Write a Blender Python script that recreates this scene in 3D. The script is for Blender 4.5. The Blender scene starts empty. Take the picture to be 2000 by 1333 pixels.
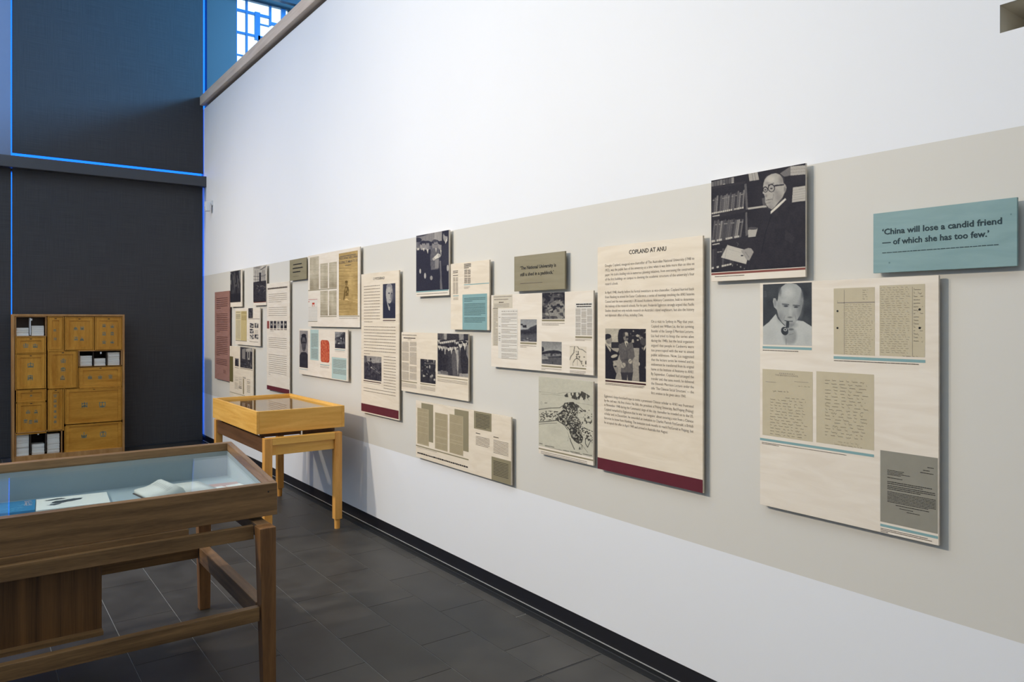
import bpy, bmesh, math, random
import numpy as np
from mathutils import Vector

# ------------------------------------------------------------------ camera
# metres; the camera stands over the origin, the long white wall is the plane x = WALL
FPX = 1446.0                      # focal length in pixels of the 2000 px wide frame
HOR = 625.0                       # row of the horizon
TH = math.atan(1067.0 / FPX)      # the wall recedes this far left of the view axis
H = 1.63
WALL = 2.585
scene = bpy.context.scene
cam_d = bpy.data.cameras.new('camera')
cam_d.sensor_width = 36.0
cam_d.lens = FPX / 2000.0 * 36.0
cam_d.shift_y = -(666.5 - HOR) / 2000.0
cam_d.clip_start = 0.05
cam = bpy.data.objects.new('camera', cam_d)
scene.collection.objects.link(cam)
cam.location = (0, 0, H)
cam.rotation_euler = (math.pi / 2, 0, -TH)
scene.camera = cam
# ------------------------------------------------------------------ world, lights, exposure
world = bpy.data.worlds.new('daylight'); scene.world = world
world.use_nodes = True
bg = world.node_tree.nodes['Background']
bg.inputs[0].default_value = (0.42, 0.68, 1.0, 1)
bg.inputs[1].default_value = 3.6
vs = scene.view_settings
vs.view_transform = 'Standard'; vs.look = 'None'; vs.gamma = 1.0; vs.use_curve_mapping = False
vs.exposure = -0.30

def area(name, loc, aim, sx, sy, power, col, spread=180):
    l = bpy.data.lights.new(name, 'AREA'); l.shape = 'RECTANGLE'; l.size = sx; l.size_y = sy
    l.energy = power; l.color = col; l.spread = math.radians(spread)
    o = bpy.data.objects.new(name, l); scene.collection.objects.link(o)
    o.location = loc
    o.rotation_euler = (Vector(aim) - Vector(loc)).to_track_quat('-Z', 'Y').to_euler()
    return o

# added soft area under the unseen ceiling, standing in for cool daylight
area('cool_ceiling_fill', (-1.2, 3.9, 6.3), (-0.6, 3.9, 0), 9.4, 3.6, 262, (0.88, 0.95, 1.0))
# blue daylight from the upper storey window, behind the partition
area('upper_window_light', (6.3, 7.6, 6.2), (1.6, 10.3, 4.6), 1.6, 1.4, 1150, (0.14, 0.50, 1.0))
# warm track lamps aimed at the panels
for ly, ty, pw, sp in ((4.9, 1.7, 62, 88), (6.4, 4.6, 66, 88), (10.2, 8.9, 34, 56)):
    area('track_lamp', (-3.7, ly, 4.7), (WALL, ty, 1.75), 0.25, 0.25, pw, (1.0, 0.87, 0.70), sp)
# ------------------------------------------------------------------ helpers
random.seed(7); rng = np.random.default_rng(7)
CT, ST = math.cos(TH), math.sin(TH)
def ray(px, py):
    a = (px - 1000.0) / FPX; b = (HOR - py) / FPX
    return (ST + CT * a, CT - ST * a, b)
def on_wall(px, py, off=0.0):                # a point of the long wall -> (y, z)
    d = ray(px, py); t = (WALL - off) / d[0]
    return d[1] * t, H + d[2] * t
def on_y(px, py, y):                         # a point of a plane across the hall -> (x, z)
    d = ray(px, py); t = y / d[1]
    return d[0] * t, H + d[2] * t
def on_z(px, py, z):                         # a point of a level plane -> (x, y)
    d = ray(px, py); t = (z - H) / d[2]
    return d[0] * t, d[1] * t
def project(x, y, z):
    dep = ST * x + CT * y; u = CT * x - ST * y
    return 1000 + FPX * u / dep, HOR - FPX * (z - H) / dep

def srgb(r, g, b):
    f = lambda c: (c / 255 / 12.92) if c / 255 <= 0.04045 else ((c / 255 + 0.055) / 1.055) ** 2.4
    return (f(r), f(g), f(b), 1.0)

def newmat(name):
    m = bpy.data.materials.new(name); m.use_nodes = True
    nt = m.node_tree; return m, nt, nt.nodes, nt.links, nt.nodes['Principled BSDF']
def plain(name, col, rough=0.5, metal=0.0, var=0.06, scale=12.0, bump=0.0, spec=0.5, stretch=(1, 1, 1)):
    m, nt, N, L, P = newmat(name)
    tc = N.new('ShaderNodeTexCoord'); mp = N.new('ShaderNodeMapping'); mp.inputs['Scale'].default_value = stretch
    L.new(tc.outputs['Object'], mp.inputs[0])
    no = N.new('ShaderNodeTexNoise'); no.inputs['Scale'].default_value = scale; no.inputs['Detail'].default_value = 4
    L.new(mp.outputs[0], no.inputs['Vector'])
    mx = N.new('ShaderNodeMix'); mx.data_type = 'RGBA'
    mx.inputs[6].default_value = tuple(max(0, c * (1 - var)) for c in col[:3]) + (1,)
    mx.inputs[7].default_value = tuple(min(1, c * (1 + var)) for c in col[:3]) + (1,)
    L.new(no.outputs[0], mx.inputs[0]); L.new(mx.outputs[2], P.inputs['Base Color'])
    P.inputs['Roughness'].default_value = rough; P.inputs['Metallic'].default_value = metal
    P.inputs['Specular IOR Level'].default_value = spec
    if bump:
        b = N.new('ShaderNodeBump'); b.inputs['Strength'].default_value = bump; b.inputs['Distance'].default_value = 0.002
        L.new(no.outputs[0], b.inputs['Height']); L.new(b.outputs[0], P.inputs['Normal'])
    return m
def wood(name, dark, light, stretch, rough=0.42, fine=60.0, bands=4.0, spec=0.4):
    """long-grained timber: stretch is the texture scale per axis, small along the grain"""
    m, nt, N, L, P = newmat(name)
    tc = N.new('ShaderNodeTexCoord'); mp = N.new('ShaderNodeMapping'); mp.inputs['Scale'].default_value = stretch
    L.new(tc.outputs['Object'], mp.inputs[0])
    a = N.new('ShaderNodeTexNoise'); a.inputs['Scale'].default_value = bands; a.inputs['Detail'].default_value = 6; a.inputs['Distortion'].default_value = 0.6
    f = N.new('ShaderNodeTexNoise'); f.inputs['Scale'].default_value = fine; f.inputs['Detail'].default_value = 3
    L.new(mp.outputs[0], a.inputs['Vector']); L.new(mp.outputs[0], f.inputs['Vector'])
    ad = N.new('ShaderNodeMath'); ad.operation = 'MULTIPLY_ADD'; ad.inputs[1].default_value = 0.4
    L.new(f.outputs[0], ad.inputs[0]); L.new(a.outputs[0], ad.inputs[2])
    r = N.new('ShaderNodeValToRGB'); r.color_ramp.elements[0].position = 0.45; r.color_ramp.elements[1].position = 0.95
    r.color_ramp.elements[0].color = dark; r.color_ramp.elements[1].color = light
    L.new(ad.outputs[0], r.inputs[0]); L.new(r.outputs[0], P.inputs['Base Color'])
    P.inputs['Roughness'].default_value = rough; P.inputs['Specular IOR Level'].default_value = spec
    b = N.new('ShaderNodeBump'); b.inputs['Strength'].default_value = 0.12; b.inputs['Distance'].default_value = 0.001
    L.new(ad.outputs[0], b.inputs['Height']); L.new(b.outputs[0], P.inputs['Normal'])
    return m
def glass(name, tint=(1, 1, 1), f0=0.04, gain=1.0):
    m, nt, N, L, P = newmat(name); N.remove(P)
    out = N['Material Output']
    t = N.new('ShaderNodeBsdfTransparent'); t.inputs[0].default_value = tuple(tint) + (1,)
    g = N.new('ShaderNodeBsdfGlossy'); g.inputs['Roughness'].default_value = 0.0
    lw = N.new('ShaderNodeLayerWeight'); lw.inputs[0].default_value = 0.5
    pw = N.new('ShaderNodeMath'); pw.operation = 'POWER'; pw.inputs[1].default_value = 5.0
    mul = N.new('ShaderNodeMath'); mul.operation = 'MULTIPLY_ADD'; mul.inputs[1].default_value = (1 - f0) * gain; mul.inputs[2].default_value = f0 * gain; mul.use_clamp = True
    mx = N.new('ShaderNodeMixShader')
    L.new(lw.outputs['Facing'], pw.inputs[0]); L.new(pw.outputs[0], mul.inputs[0]); L.new(mul.outputs[0], mx.inputs[0]); L.new(t.outputs[0], mx.inputs[1]); L.new(g.outputs[0], mx.inputs[2])
    L.new(mx.outputs[0], out.inputs['Surface'])
    return m

COL = scene.collection
def link(o, parent=None):
    COL.objects.link(o)
    if parent is not None: o.parent = parent
    return o
def origin(p):
    v = Vector((0, 0, 0))
    while p is not None: v += p.location; p = p.parent
    return v
def mk(name, verts, faces, mat, parent=None, at=None, smooth=False):
    """one mesh object from world-space vertices; `at` is its own base point"""
    o0 = origin(parent); base = Vector(at) if at is not None else o0.copy()
    me = bpy.data.meshes.new(name)
    me.from_pydata([tuple(Vector(v) - base) for v in verts], [], faces)
    me.update()
    if smooth: me.polygons.foreach_set('use_smooth', [True] * len(me.polygons))
    if mat: me.materials.append(mat)
    o = bpy.data.objects.new(name, me); link(o, parent); o.location = base - o0
    return o
def mkbm(name, bm, mat, parent=None, at=None, smooth=False):
    bm.verts.index_update()
    vs_ = [v.co.copy() for v in bm.verts]; fs = [[v.index for v in f.verts] for f in bm.faces]
    bm.free(); return mk(name, vs_, fs, mat, parent, at, smooth)
BF = [(0, 3, 2, 1), (4, 5, 6, 7), (0, 1, 5, 4), (1, 2, 6, 5), (2, 3, 7, 6), (3, 0, 4, 7)]
def bxv(x0, x1, y0, y1, z0, z1):
    return [(x0, y0, z0), (x1, y0, z0), (x1, y1, z0), (x0, y1, z0), (x0, y0, z1), (x1, y0, z1), (x1, y1, z1), (x0, y1, z1)]
def add_hexa(bm, v8, bev=0.0):
    vs_ = [bm.verts.new(v) for v in v8]
    fs = [bm.faces.new([vs_[i] for i in f]) for f in BF]
    if bev:
        es = list({e for f in fs for e in f.edges})
        bmesh.ops.bevel(bm, geom=es, offset=bev, segments=2, affect='EDGES', profile=0.6)
def box(name, x0, x1, y0, y1, z0, z1, mat, parent=None, bev=0.0, at=None):
    bm = bmesh.new(); add_hexa(bm, bxv(min(x0, x1), max(x0, x1), min(y0, y1), max(y0, y1), min(z0, z1), max(z0, z1)), bev)
    return mkbm(name, bm, mat, parent, at)
def hexa(name, v8, mat, parent=None, bev=0.0, at=None):
    bm = bmesh.new(); add_hexa(bm, v8, bev); return mkbm(name, bm, mat, parent, at)
def cyl(name, c, r0, r1, z0, z1, mat, parent=None, n=20):
    vs_ = []
    for r, z in ((r0, z0), (r1, z1)):
        vs_ += [(c[0] + r * math.cos(2 * math.pi * i / n), c[1] + r * math.sin(2 * math.pi * i / n), z) for i in range(n)]
    fs = [(i, (i + 1) % n, n + (i + 1) % n, n + i) for i in range(n)] + [tuple(range(n - 1, -1, -1)), tuple(range(n, 2 * n))]
    return mk(name, vs_, fs, mat, parent)
def tag(o, label=None, cat=None, group=None, kind=None):
    if label: o['label'] = label
    if cat: o['category'] = cat
    if group: o['group'] = group
    if kind: o['kind'] = kind
    return o
def thing(name, loc, label, cat, group=None):
    o = bpy.data.objects.new(name, None); o.empty_display_size = 0.1; link(o); o.location = loc
    return tag(o, label, cat, group)
# ------------------------------------------------------------------ materials
M = {}
M['cream_wall'] = plain('white_wall_paint', (0.84, 0.84, 0.83), 0.6, 0, 0.015, 3)
def band_wall():
    m, nt, N, L, P = newmat('wall_paint_with_grey_band')
    tc = N.new('ShaderNodeNewGeometry'); sp = N.new('ShaderNodeSeparateXYZ'); L.new(tc.outputs['Position'], sp.inputs[0])
    a = N.new('ShaderNodeMath'); a.operation = 'GREATER_THAN'; a.inputs[1].default_value = 0.645; L.new(sp.outputs[2], a.inputs[0])
    b = N.new('ShaderNodeMath'); b.operation = 'LESS_THAN'; b.inputs[1].default_value = 2.22; L.new(sp.outputs[2], b.inputs[0])
    c = N.new('ShaderNodeMath'); c.operation = 'MULTIPLY'; L.new(a.outputs[0], c.inputs[0]); L.new(b.outputs[0], c.inputs[1])
    no = N.new('ShaderNodeTexNoise'); no.inputs['Scale'].default_value = 2.0; L.new(tc.outputs['Position'], no.inputs['Vector'])
    mx = N.new('ShaderNodeMix'); mx.data_type = 'RGBA'
    mx.inputs[6].default_value = (0.80, 0.81, 0.82, 1); mx.inputs[7].default_value = (0.66, 0.635, 0.57, 1)
    L.new(c.outputs[0], mx.inputs[0])
    hs = N.new('ShaderNodeHueSaturation'); L.new(mx.outputs[2], hs.inputs['Color'])
    mr = N.new('ShaderNodeMapRange'); mr.inputs[3].default_value = 0.985; mr.inputs[4].default_value = 1.015
    L.new(no.outputs[0], mr.inputs[0]); L.new(mr.outputs[0], hs.inputs['Value'])
    L.new(hs.outputs[0], P.inputs['Base Color']); P.inputs['Roughness'].default_value = 0.55; P.inputs['Specular IOR Level'].default_value = 0.25
    return m
M['wall'] = band_wall()
def tile_mat():
    m, nt, N, L, P = newmat('charcoal_porcelain')
    tc = N.new('ShaderNodeTexCoord'); oi = N.new('ShaderNodeObjectInfo')
    no = N.new('ShaderNodeTexNoise'); no.inputs['Scale'].default_value = 5; no.inputs['Detail'].default_value = 8
    ad = N.new('ShaderNodeVectorMath'); L.new(tc.outputs['Object'], ad.inputs[0]); L.new(oi.outputs['Location'], ad.inputs[1]); L.new(ad.outputs[0], no.inputs['Vector'])
    r = N.new('ShaderNodeValToRGB'); r.color_ramp.elements[0].position = 0.3; r.color_ramp.elements[1].position = 0.75
    r.color_ramp.elements[0].color = (0.036, 0.033, 0.029, 1); r.color_ramp.elements[1].color = (0.068, 0.063, 0.055, 1)
    L.new(no.outputs[0], r.inputs[0])
    hs = N.new('ShaderNodeHueSaturation'); mr = N.new('ShaderNodeMapRange'); mr.inputs[3].default_value = 0.85; mr.inputs[4].default_value = 1.15
    L.new(oi.outputs['Random'], mr.inputs[0]); L.new(mr.outputs[0], hs.inputs['Value']); L.new(r.outputs[0], hs.inputs['Color']); L.new(hs.outputs[0], P.inputs['Base Color'])
    r2 = N.new('ShaderNodeMapRange'); r2.inputs[3].default_value = 0.38; r2.inputs[4].default_value = 0.58
    L.new(no.outputs[0], r2.inputs[0]); L.new(r2.outputs[0], P.inputs['Roughness'])
    P.inputs['Specular IOR Level'].default_value = 0.4
    return m
M['tile'] = tile_mat()
M['grout'] = plain('pale_grout', (0.42, 0.41, 0.38), 0.8, 0, 0.1, 30)
M['black'] = plain('black_paint', (0.006, 0.006, 0.010), 0.5, 0, 0.1, 8)
M['drain'] = plain('dark_anodised_metal', (0.045, 0.047, 0.05), 0.38, 0.7, 0.08, 20)
M['drain_edge'] = plain('brushed_steel', (0.16, 0.165, 0.17), 0.35, 0.8, 0.08, 40)
M['ceiling'] = plain('ceiling_paint', (0.75, 0.76, 0.78), 0.7, 0, 0.02, 3)
def fabric():
    m, nt, N, L, P = newmat('charcoal_blind_fabric')
    tc = N.new('ShaderNodeTexCoord')
    ws = []
    for ax, sc in ((0, (1, 1, 90)), (1, (90, 1, 1))):
        mp = N.new('ShaderNodeMapping'); mp.inputs['Scale'].default_value = sc; L.new(tc.outputs['Object'], mp.inputs[0])
        no = N.new('ShaderNodeTexNoise'); no.inputs['Scale'].default_value = 3; no.inputs['Detail'].default_value = 4; L.new(mp.outputs[0], no.inputs['Vector']); ws.append(no)
    ad = N.new('ShaderNodeMath'); ad.operation = 'ADD'; L.new(ws[0].outputs[0], ad.inputs[0]); L.new(ws[1].outputs[0], ad.inputs[1])
    r = N.new('ShaderNodeValToRGB'); r.color_ramp.elements[0].position = 0.3; r.color_ramp.elements[1].position = 0.85
    hf = N.new('ShaderNodeMath'); hf.operation = 'MULTIPLY'; hf.inputs[1].default_value = 0.55; L.new(ad.outputs[0], hf.inputs[0])
    r.color_ramp.elements[0].color = (0.044, 0.043, 0.046, 1); r.color_ramp.elements[1].color = (0.086, 0.084, 0.087, 1)
    L.new(hf.outputs[0], r.inputs[0]); L.new(r.outputs[0], P.inputs['Base Color'])
    P.inputs['Roughness'].default_value = 0.85; P.inputs['Specular IOR Level'].default_value = 0.15
    return m
M['fabric'] = fabric()
M['frame'] = plain('dark_window_metal', (0.035, 0.04, 0.05), 0.4, 0.3, 0.05, 10)
M['headbox'] = plain('charcoal_headbox_metal', (0.065, 0.067, 0.075), 0.42, 0.3, 0.05, 10)
M['column'] = plain('metal_column_daylight_blue', (0.16, 0.21, 0.32), 0.35, 0.3, 0.05, 6)  # lighter blue put into the colour, for light from the window gap
M['win_glass'] = glass('window_glass_daylight_blue', (0.15, 0.44, 0.95), 0.04)  # blue daylight at the blind edges is put into the glass colour
M['win_glass_deep'] = glass('lower_window_glass_daylight_blue', (0.14, 0.44, 0.95), 0.04)  # lower panes, daylight blue put into the glass likewise
M['clear'] = glass('clear_window_glass', (1, 1, 1), 0.03)
M['oak_cap'] = wood('pale_timber_capping', srgb(206, 184, 162), srgb(232, 212, 190), (6, 0.4, 6), 0.45)
M['upper_wall'] = plain('grey_upper_wall_paint', (0.07, 0.08, 0.085), 0.6, 0, 0.03, 3)
M['beige'] = plain('beige_duct_paint', (0.74, 0.66, 0.50), 0.6, 0, 0.05, 6)
M['lattice'] = plain('lattice_backlight_blue', (0.035, 0.12, 0.26), 0.5, 0, 0.05, 6)  # dark bars, with the blue bleed of the backlight put into their colour
M['plastic'] = plain('white_plastic', (0.72, 0.73, 0.73), 0.4, 0, 0.02, 10)

# ------------------------------------------------------------------ floor
END = 10.62
fl = mk('floor', bxv(-4.2, 4.6, -3.2, END + 0.3, -0.2, -0.0022), BF, M['grout']); tag(fl, kind='structure')
fl['label'] = 'dark charcoal tiled floor with thin pale grout lines'
XA, TW, TL = 2.428, 0.2985, 0.6105
def tile_at(xc, yc, sx, sy, me=None):
    if me is None:
        bm = bmesh.new(); add_hexa(bm, bxv(-sx / 2, sx / 2, -sy / 2, sy / 2, -0.006, 0.0)); me = bpy.data.meshes.new('tile'); bm.to_mesh(me); bm.free(); me.materials.append(M['tile'])
    o = bpy.data.objects.new('tile', me); link(o, fl); o.location = (xc, yc, 0); return me
G = 0.0034
full = None
MJ = 2.642                                     # a movement joint crosses the floor here
for r in range(0, 9):
    x1 = XA - r * TW; x0 = x1 - TW
    off = 2.953 if r % 2 == 0 else 3.247
    k0 = -3
    for k in range(k0, 14):
        y0 = off + k * TL; y1 = y0 + TL
        if y1 < 1.2 or y0 > END: continue
        if y0 < MJ < y1:
            for a, b in ((y0, MJ - 0.004), (MJ + 0.004, y1)):
                if b - a > 0.02: tile_at((x0 + x1) / 2, (a + b) / 2, TW - G, b - a - G)
            continue
        y1c = min(y1, END)
        if y1c == y1:
            full = tile_at((x0 + x1) / 2, (y0 + y1) / 2, TW - G, TL - G, full)
        else:
            tile_at((x0 + x1) / 2, (y0 + y1c) / 2, TW - G, y1c - y0 - G)
XD = 2.497                                     # edge of the drain
strip = None
for k in range(-3, 14):
    y0 = 2.646 + k * TL; y1 = min(y0 + TL - 0.004, END)
    if y1 < 1.2 or y1 - y0 < .05: continue
    if y1 == y0 + TL - 0.004: strip = tile_at((XA + XD) / 2, (y0 + y1) / 2, XD - XA - G, y1 - y0 - G, strip)
    else: tile_at((XA + XD) / 2, (y0 + y1) / 2, XD - XA - G, y1 - y0 - G)
box('movement_joint', -0.4, XD, MJ - 0.0035, MJ + 0.0035, -0.004, -0.0012, M['black'], fl)
# the rest of the floor, out of the picture
bm = bmesh.new()
for i in range(0, 13):
    for j in range(0, 24):
        x1 = XA - 9 * TW - i * TW; y0 = -3.1 + j * TL
        if x1 - TW < -4.2: continue
        add_hexa(bm, bxv(x1 - TW + G / 2, x1 - G / 2, y0 + G / 2, min(y0 + TL, END) - G / 2, -0.006, 0))
tag(mkbm('tile_field', bm, M['tile'], fl), kind='stuff')
bm = bmesh.new()
for i in range(9):
    for j in range(7):
        x1 = XA - i * TW; y0 = 1.09 - (j + 1) * TL
        add_hexa(bm, bxv(x1 - TW + G / 2, x1 - G / 2, y0 + G / 2, y0 + TL - G / 2, -0.006, 0))
tag(mkbm('tile_field', bm, M['tile'], fl), kind='stuff')
# slot drain along the wall
dr = mk('trim_1', bxv(XD + 0.002, WALL + 0.02, -3.2, END, -0.02, -0.006), BF, M['black']); tag(dr, kind='structure')
dr['label'] = 'slotted metal floor drain running along the foot of the white wall'
box('drain_edge', XD + 0.002, XD + 0.040, -3.2, END, -0.006, 0.0, M['drain'], dr)
box('drain_rib', XD + 0.041, XD + 0.045, -3.2, END, -0.006, 0.002, M['drain_edge'], dr)
for i in range(6):
    xx = XD + 0.049 + i * 0.0058
    box('grate_bar', xx, xx + 0.003, -3.2, END, -0.006, 0.0, M['drain'], dr)
# ------------------------------------------------------------------ the long white wall
ZT = 4.475
SY, _ = on_wall(1953, 40); SZ1 = on_wall(1953, 10)[1]; SZ0 = on_wall(1953, 65)[1]   # slot high on the wall
T = 0.32
wv, wf = [], []
def addb(*a):
    n = len(wv); wv.extend(bxv(*a)); wf.extend([tuple(i + n for i in f) for f in BF])
addb(WALL, WALL + T, SY, END, 0.082, ZT)
addb(WALL, WALL + T, -3.2, SY - 1.1, 0.082, ZT)
addb(WALL, WALL + T, SY - 1.1, SY, 0.082, SZ0)
addb(WALL, WALL + T, SY - 1.1, SY, SZ1, ZT)
wr = mk('wall_right', wv, wf, M['wall']); tag(wr, kind='structure')
wr['label'] = 'long white wall with a pale grey painted band behind the panels'
sb = mk('baseboard_right', bxv(WALL + 0.006, WALL + T, -3.2, END, -0.02, 0.082), BF, M['black']); tag(sb, kind='structure')
sb['label'] = 'black recessed skirting at the foot of the white wall'
vt = mk('trim_2', [(WALL + 0.001, SY - 0.0005, SZ0), (WALL + T, SY - 0.0005, SZ0), (WALL + T, SY - 0.0005, SZ1), (WALL + 0.001, SY - 0.0005, SZ1),
                   (WALL + 0.001, SY - 1.1, SZ1 - 0.0005), (WALL + T, SY - 1.1, SZ1 - 0.0005), (WALL + T, SY - 0.0005, SZ1 - 0.0005), (WALL + 0.001, SY - 0.0005, SZ1 - 0.0005),
                   (WALL + 0.26, SY - 1.1, SZ0), (WALL + 0.26, SY, SZ0), (WALL + 0.26, SY, SZ1), (WALL + 0.26, SY - 1.1, SZ1)],
        [(0, 3, 2, 1), (4, 7, 6, 5), (8, 11, 10, 9)], M['beige']); tag(vt, kind='structure')
vt['label'] = 'beige lined slot cut into the white wall at top right'
# timber capping, a little proud of the wall, on a shadow gap
cp = box('trim_3', WALL - 0.055, WALL + T + 0.05, -3.2, END - 0.13, ZT + 0.035, ZT + 0.155, M['oak_cap'], None, 0.006); tag(cp, kind='structure')
cp['label'] = 'timber capping along the top of the white wall'
box('capping_batten', WALL + 0.03, WALL + T - 0.03, -3.2, END - 0.2, ZT, ZT + 0.035, M['black'], cp)
# other walls and ceiling of the hall, out of the picture
for nm, a in (('wall_left', (-4.3, -4.2, -3.2, END + 0.3, 0, 6.6)), ('wall_back', (-4.3, 8.2, -3.3, -3.2, 0, 6.6))):
    tag(mk(nm, bxv(*a), BF, M['cream_wall']), kind='structure')
ce = tag(mk('ceiling', bxv(-4.3, 8.2, -3.3, END + 0.3, 6.6, 6.75), BF, M['ceiling']), kind='structure')
tag(mk('wall_side', bxv(8.1, 8.2, -3.3, END + 0.3, 3.0, 6.6), BF, M['upper_wall']), kind='structure')
uf = tag(mk('floor_upper', bxv(WALL + T, 8.1, -3.2, END, 3.0, 3.2), BF, M['upper_wall']), kind='structure')
# ------------------------------------------------------------------ end wall: glazing behind blinds
YB = 10.50                                      # plane of the blind fabric
w1 = mk('window_1', bxv(-4.2, WALL + T, END, END + 0.1, -0.1, 0.05), BF, M['frame']); tag(w1, kind='structure')
w1['label'] = 'tall dark framed glazing behind the roller blinds'
bxl = on_y(21.6, 500, YB)[0]; bx0 = on_y(23.5, 500, YB)[0]; bx1 = on_y(396.8, 500, YB)[0]
for xx in (-3.2, -1.9, -1.1, bx0 - 0.22):
    box('mullion', xx - 0.035, xx + 0.035, END + 0.0, END + 0.1, 0.05, 6.6, M['frame'], w1)
box('transom', -4.2, WALL + T, END, END + 0.1, 3.40, 3.50, M['frame'], w1)
box('head', -4.2, WALL + T, END, END + 0.1, 6.5, 6.6, M['frame'], w1)
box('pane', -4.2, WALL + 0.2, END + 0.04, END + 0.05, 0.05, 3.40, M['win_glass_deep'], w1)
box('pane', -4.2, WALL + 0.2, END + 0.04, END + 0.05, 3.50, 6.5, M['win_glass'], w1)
# roller blinds
ub = thing('roller_blind', ((bx0 + bx1) / 2, YB, 3.64), 'tall charcoal roller blind above the dark head box', 'blind', 'charcoal roller blinds')
zub = on_y(399, 338.5, YB)[1]
box('fabric', bx0, bx1, YB, YB + 0.003, zub, 6.5, M['fabric'], ub)
box('bottom_bar', bx0, bx1, YB - 0.006, YB + 0.009, zub - 0.012, zub + 0.004, M['frame'], ub)
cyl('roller_tube', (0, 0), 0.03, 0.03, 0, 1, M['frame'], ub)
rt = ub.children[-1]
for v in rt.data.vertices:                       # lay the tube along x under the ceiling
    x, y, z = v.co + ub.location; v.co = Vector((bx0 + (bx1 - bx0) * z, YB + x, 6.52 + y)) - ub.location
lb = thing('roller_blind', ((bx0 + bx1) / 2, YB, 0.0), 'lower charcoal roller blind behind the timber box cabinet', 'blind', 'charcoal roller blinds')
hz0 = on_y(404, 365, 10.37)[1]; hz1 = on_y(404, 345, 10.37)[1]
bx1 -= 0.008
box('fabric', bx0, bx1, YB, YB + 0.003, 0.012, hz1 - 0.02, M['fabric'], lb)
box('bottom_bar', bx0, bx1, YB - 0.006, YB + 0.009, 0.002, 0.022, M['frame'], lb)
box('head_box', -1.75, on_y(407.5, 355, 10.37)[0], 10.37, 10.49, hz0, hz1, M['headbox'], lb, 0.006)
l2 = thing('roller_blind', (-0.8, YB, 0.0), 'charcoal roller blind at the left picture edge, below the head box', 'blind', 'charcoal roller blinds')
box('fabric', -1.75, bxl, YB + 0.01, YB + 0.013, 0.012, hz1 - 0.02, M['fabric'], l2)
box('bottom_bar', -1.75, bxl, YB + 0.003, YB + 0.018, 0.002, 0.022, M['frame'], l2)
box('roller_tube', -1.7, bxl - 0.02, 10.505, 10.51, hz1 - 0.06, hz1 - 0.02, M['frame'], l2)
cl = tag(box('trim_4', -0.35, bxl - 0.004, 10.47, END, hz1 + 0.005, 6.6, M['column'], None, 0.004), kind='structure')
cl['label'] = 'metal column in blue daylight at the left picture edge above the head box'
tag(mk('wall_end', bxv(-4.2, -1.85, 10.46, END, 0, 6.6), BF, M['cream_wall']), kind='structure')
# upper end wall behind the partition, with the lattice window
LZ = lambda zx, zy, y=END: on_y(395 + zx / 6.057, zy / 6.057, y)
lx0 = LZ(404, 300)[0]; lx1 = LZ(960, 60)[0]; lz0 = LZ(404, 790)[1]; lz1 = LZ(850, 48)[1]
wu_v, wu_f = [], []
def addu(*a):
    n = len(wu_v); wu_v.extend(bxv(*a)); wu_f.extend([tuple(i + n for i in f) for f in BF])
addu(WALL + 0.07, lx0, END, END + 0.12, 3.0, 6.6)
addu(lx0, lx1 + 0.1, END, END + 0.12, 3.0, lz0)
addu(lx0, lx1 + 0.1, END, END + 0.12, lz1, 6.6)
addu(lx1 + 0.1, 8.1, END, END + 0.12, 3.0, 6.6)
wu = tag(mk('wall_upper', wu_v, wu_f, M['upper_wall']), kind='structure')
wu['label'] = 'blue grey wall above and behind the white partition'
lw = thing('lattice_window', ((lx0 + lx1) / 2, END + 0.03, lz0), 'daylight-blue lattice window of irregular rectangles glowing above the white wall', 'window')
def lbar(x0, y0, x1, y1, nm='lattice_bar'):      # zoom-space corners of a bar
    xa, za = LZ(x0, y0); xb, zb = LZ(x1, y1)
    if abs(xb - xa) < abs(zb - za): za += 0.0
    box(nm, xa, xb, END + 0.005, END + 0.045, min(za, zb), max(za, zb), M['lattice'], lw)
def lvert(x0, x1, ytop, ybot):
    xa = LZ(x0, ytop)[0]; xb = LZ(x1, ytop)[0]; xm = (x0 + x1) / 2
    box('lattice_bar', xa, xb, END + 0.006, END + 0.045, LZ(xm, ybot)[1], LZ(xm, ytop)[1], M['lattice'], lw)
def lhor(x0, x1, y, th):                          # y at x0
    xa, z = LZ(x0, y); xb = LZ(x1, y)[0]; h = abs(LZ(x0, y + th)[1] - z) / 2
    box('lattice_bar', xa, xb, END + 0.008, END + 0.043, z - h, z + h, M['lattice'], lw)
lvert(518, 541, -30, 760); lvert(626, 688, 140, 470); lvert(798, 822, -10, 300); lvert(664, 688, 420, 700)
lvert(940, 990, -30, 500); lvert(404, 414, -40, 780)
lhor(414, 820, 108, 30); lhor(414, 900, 372, 26); lhor(414, 700, 640, 16); lhor(640, 800, 270, 14); lhor(800, 990, 268, 34); lhor(640, 900, 430, 6)
box('window_head', lx0, lx1 + 0.1, END + 0.0, END + 0.06, lz1 - 0.035, lz1, M['frame'], lw)
box('pane', lx0, lx1 + 0.1, END + 0.06, END + 0.066, lz0, lz1, M['clear'], lw)
# beam in front of the lattice head
zb = on_y(578, 8, END - 0.3)[1]
tag(box('trim_5', lx0 + 0.25, 8.0, END - 0.34, END - 0.26, zb - 0.02, zb + 0.07, M['frame']), kind='structure')
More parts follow.
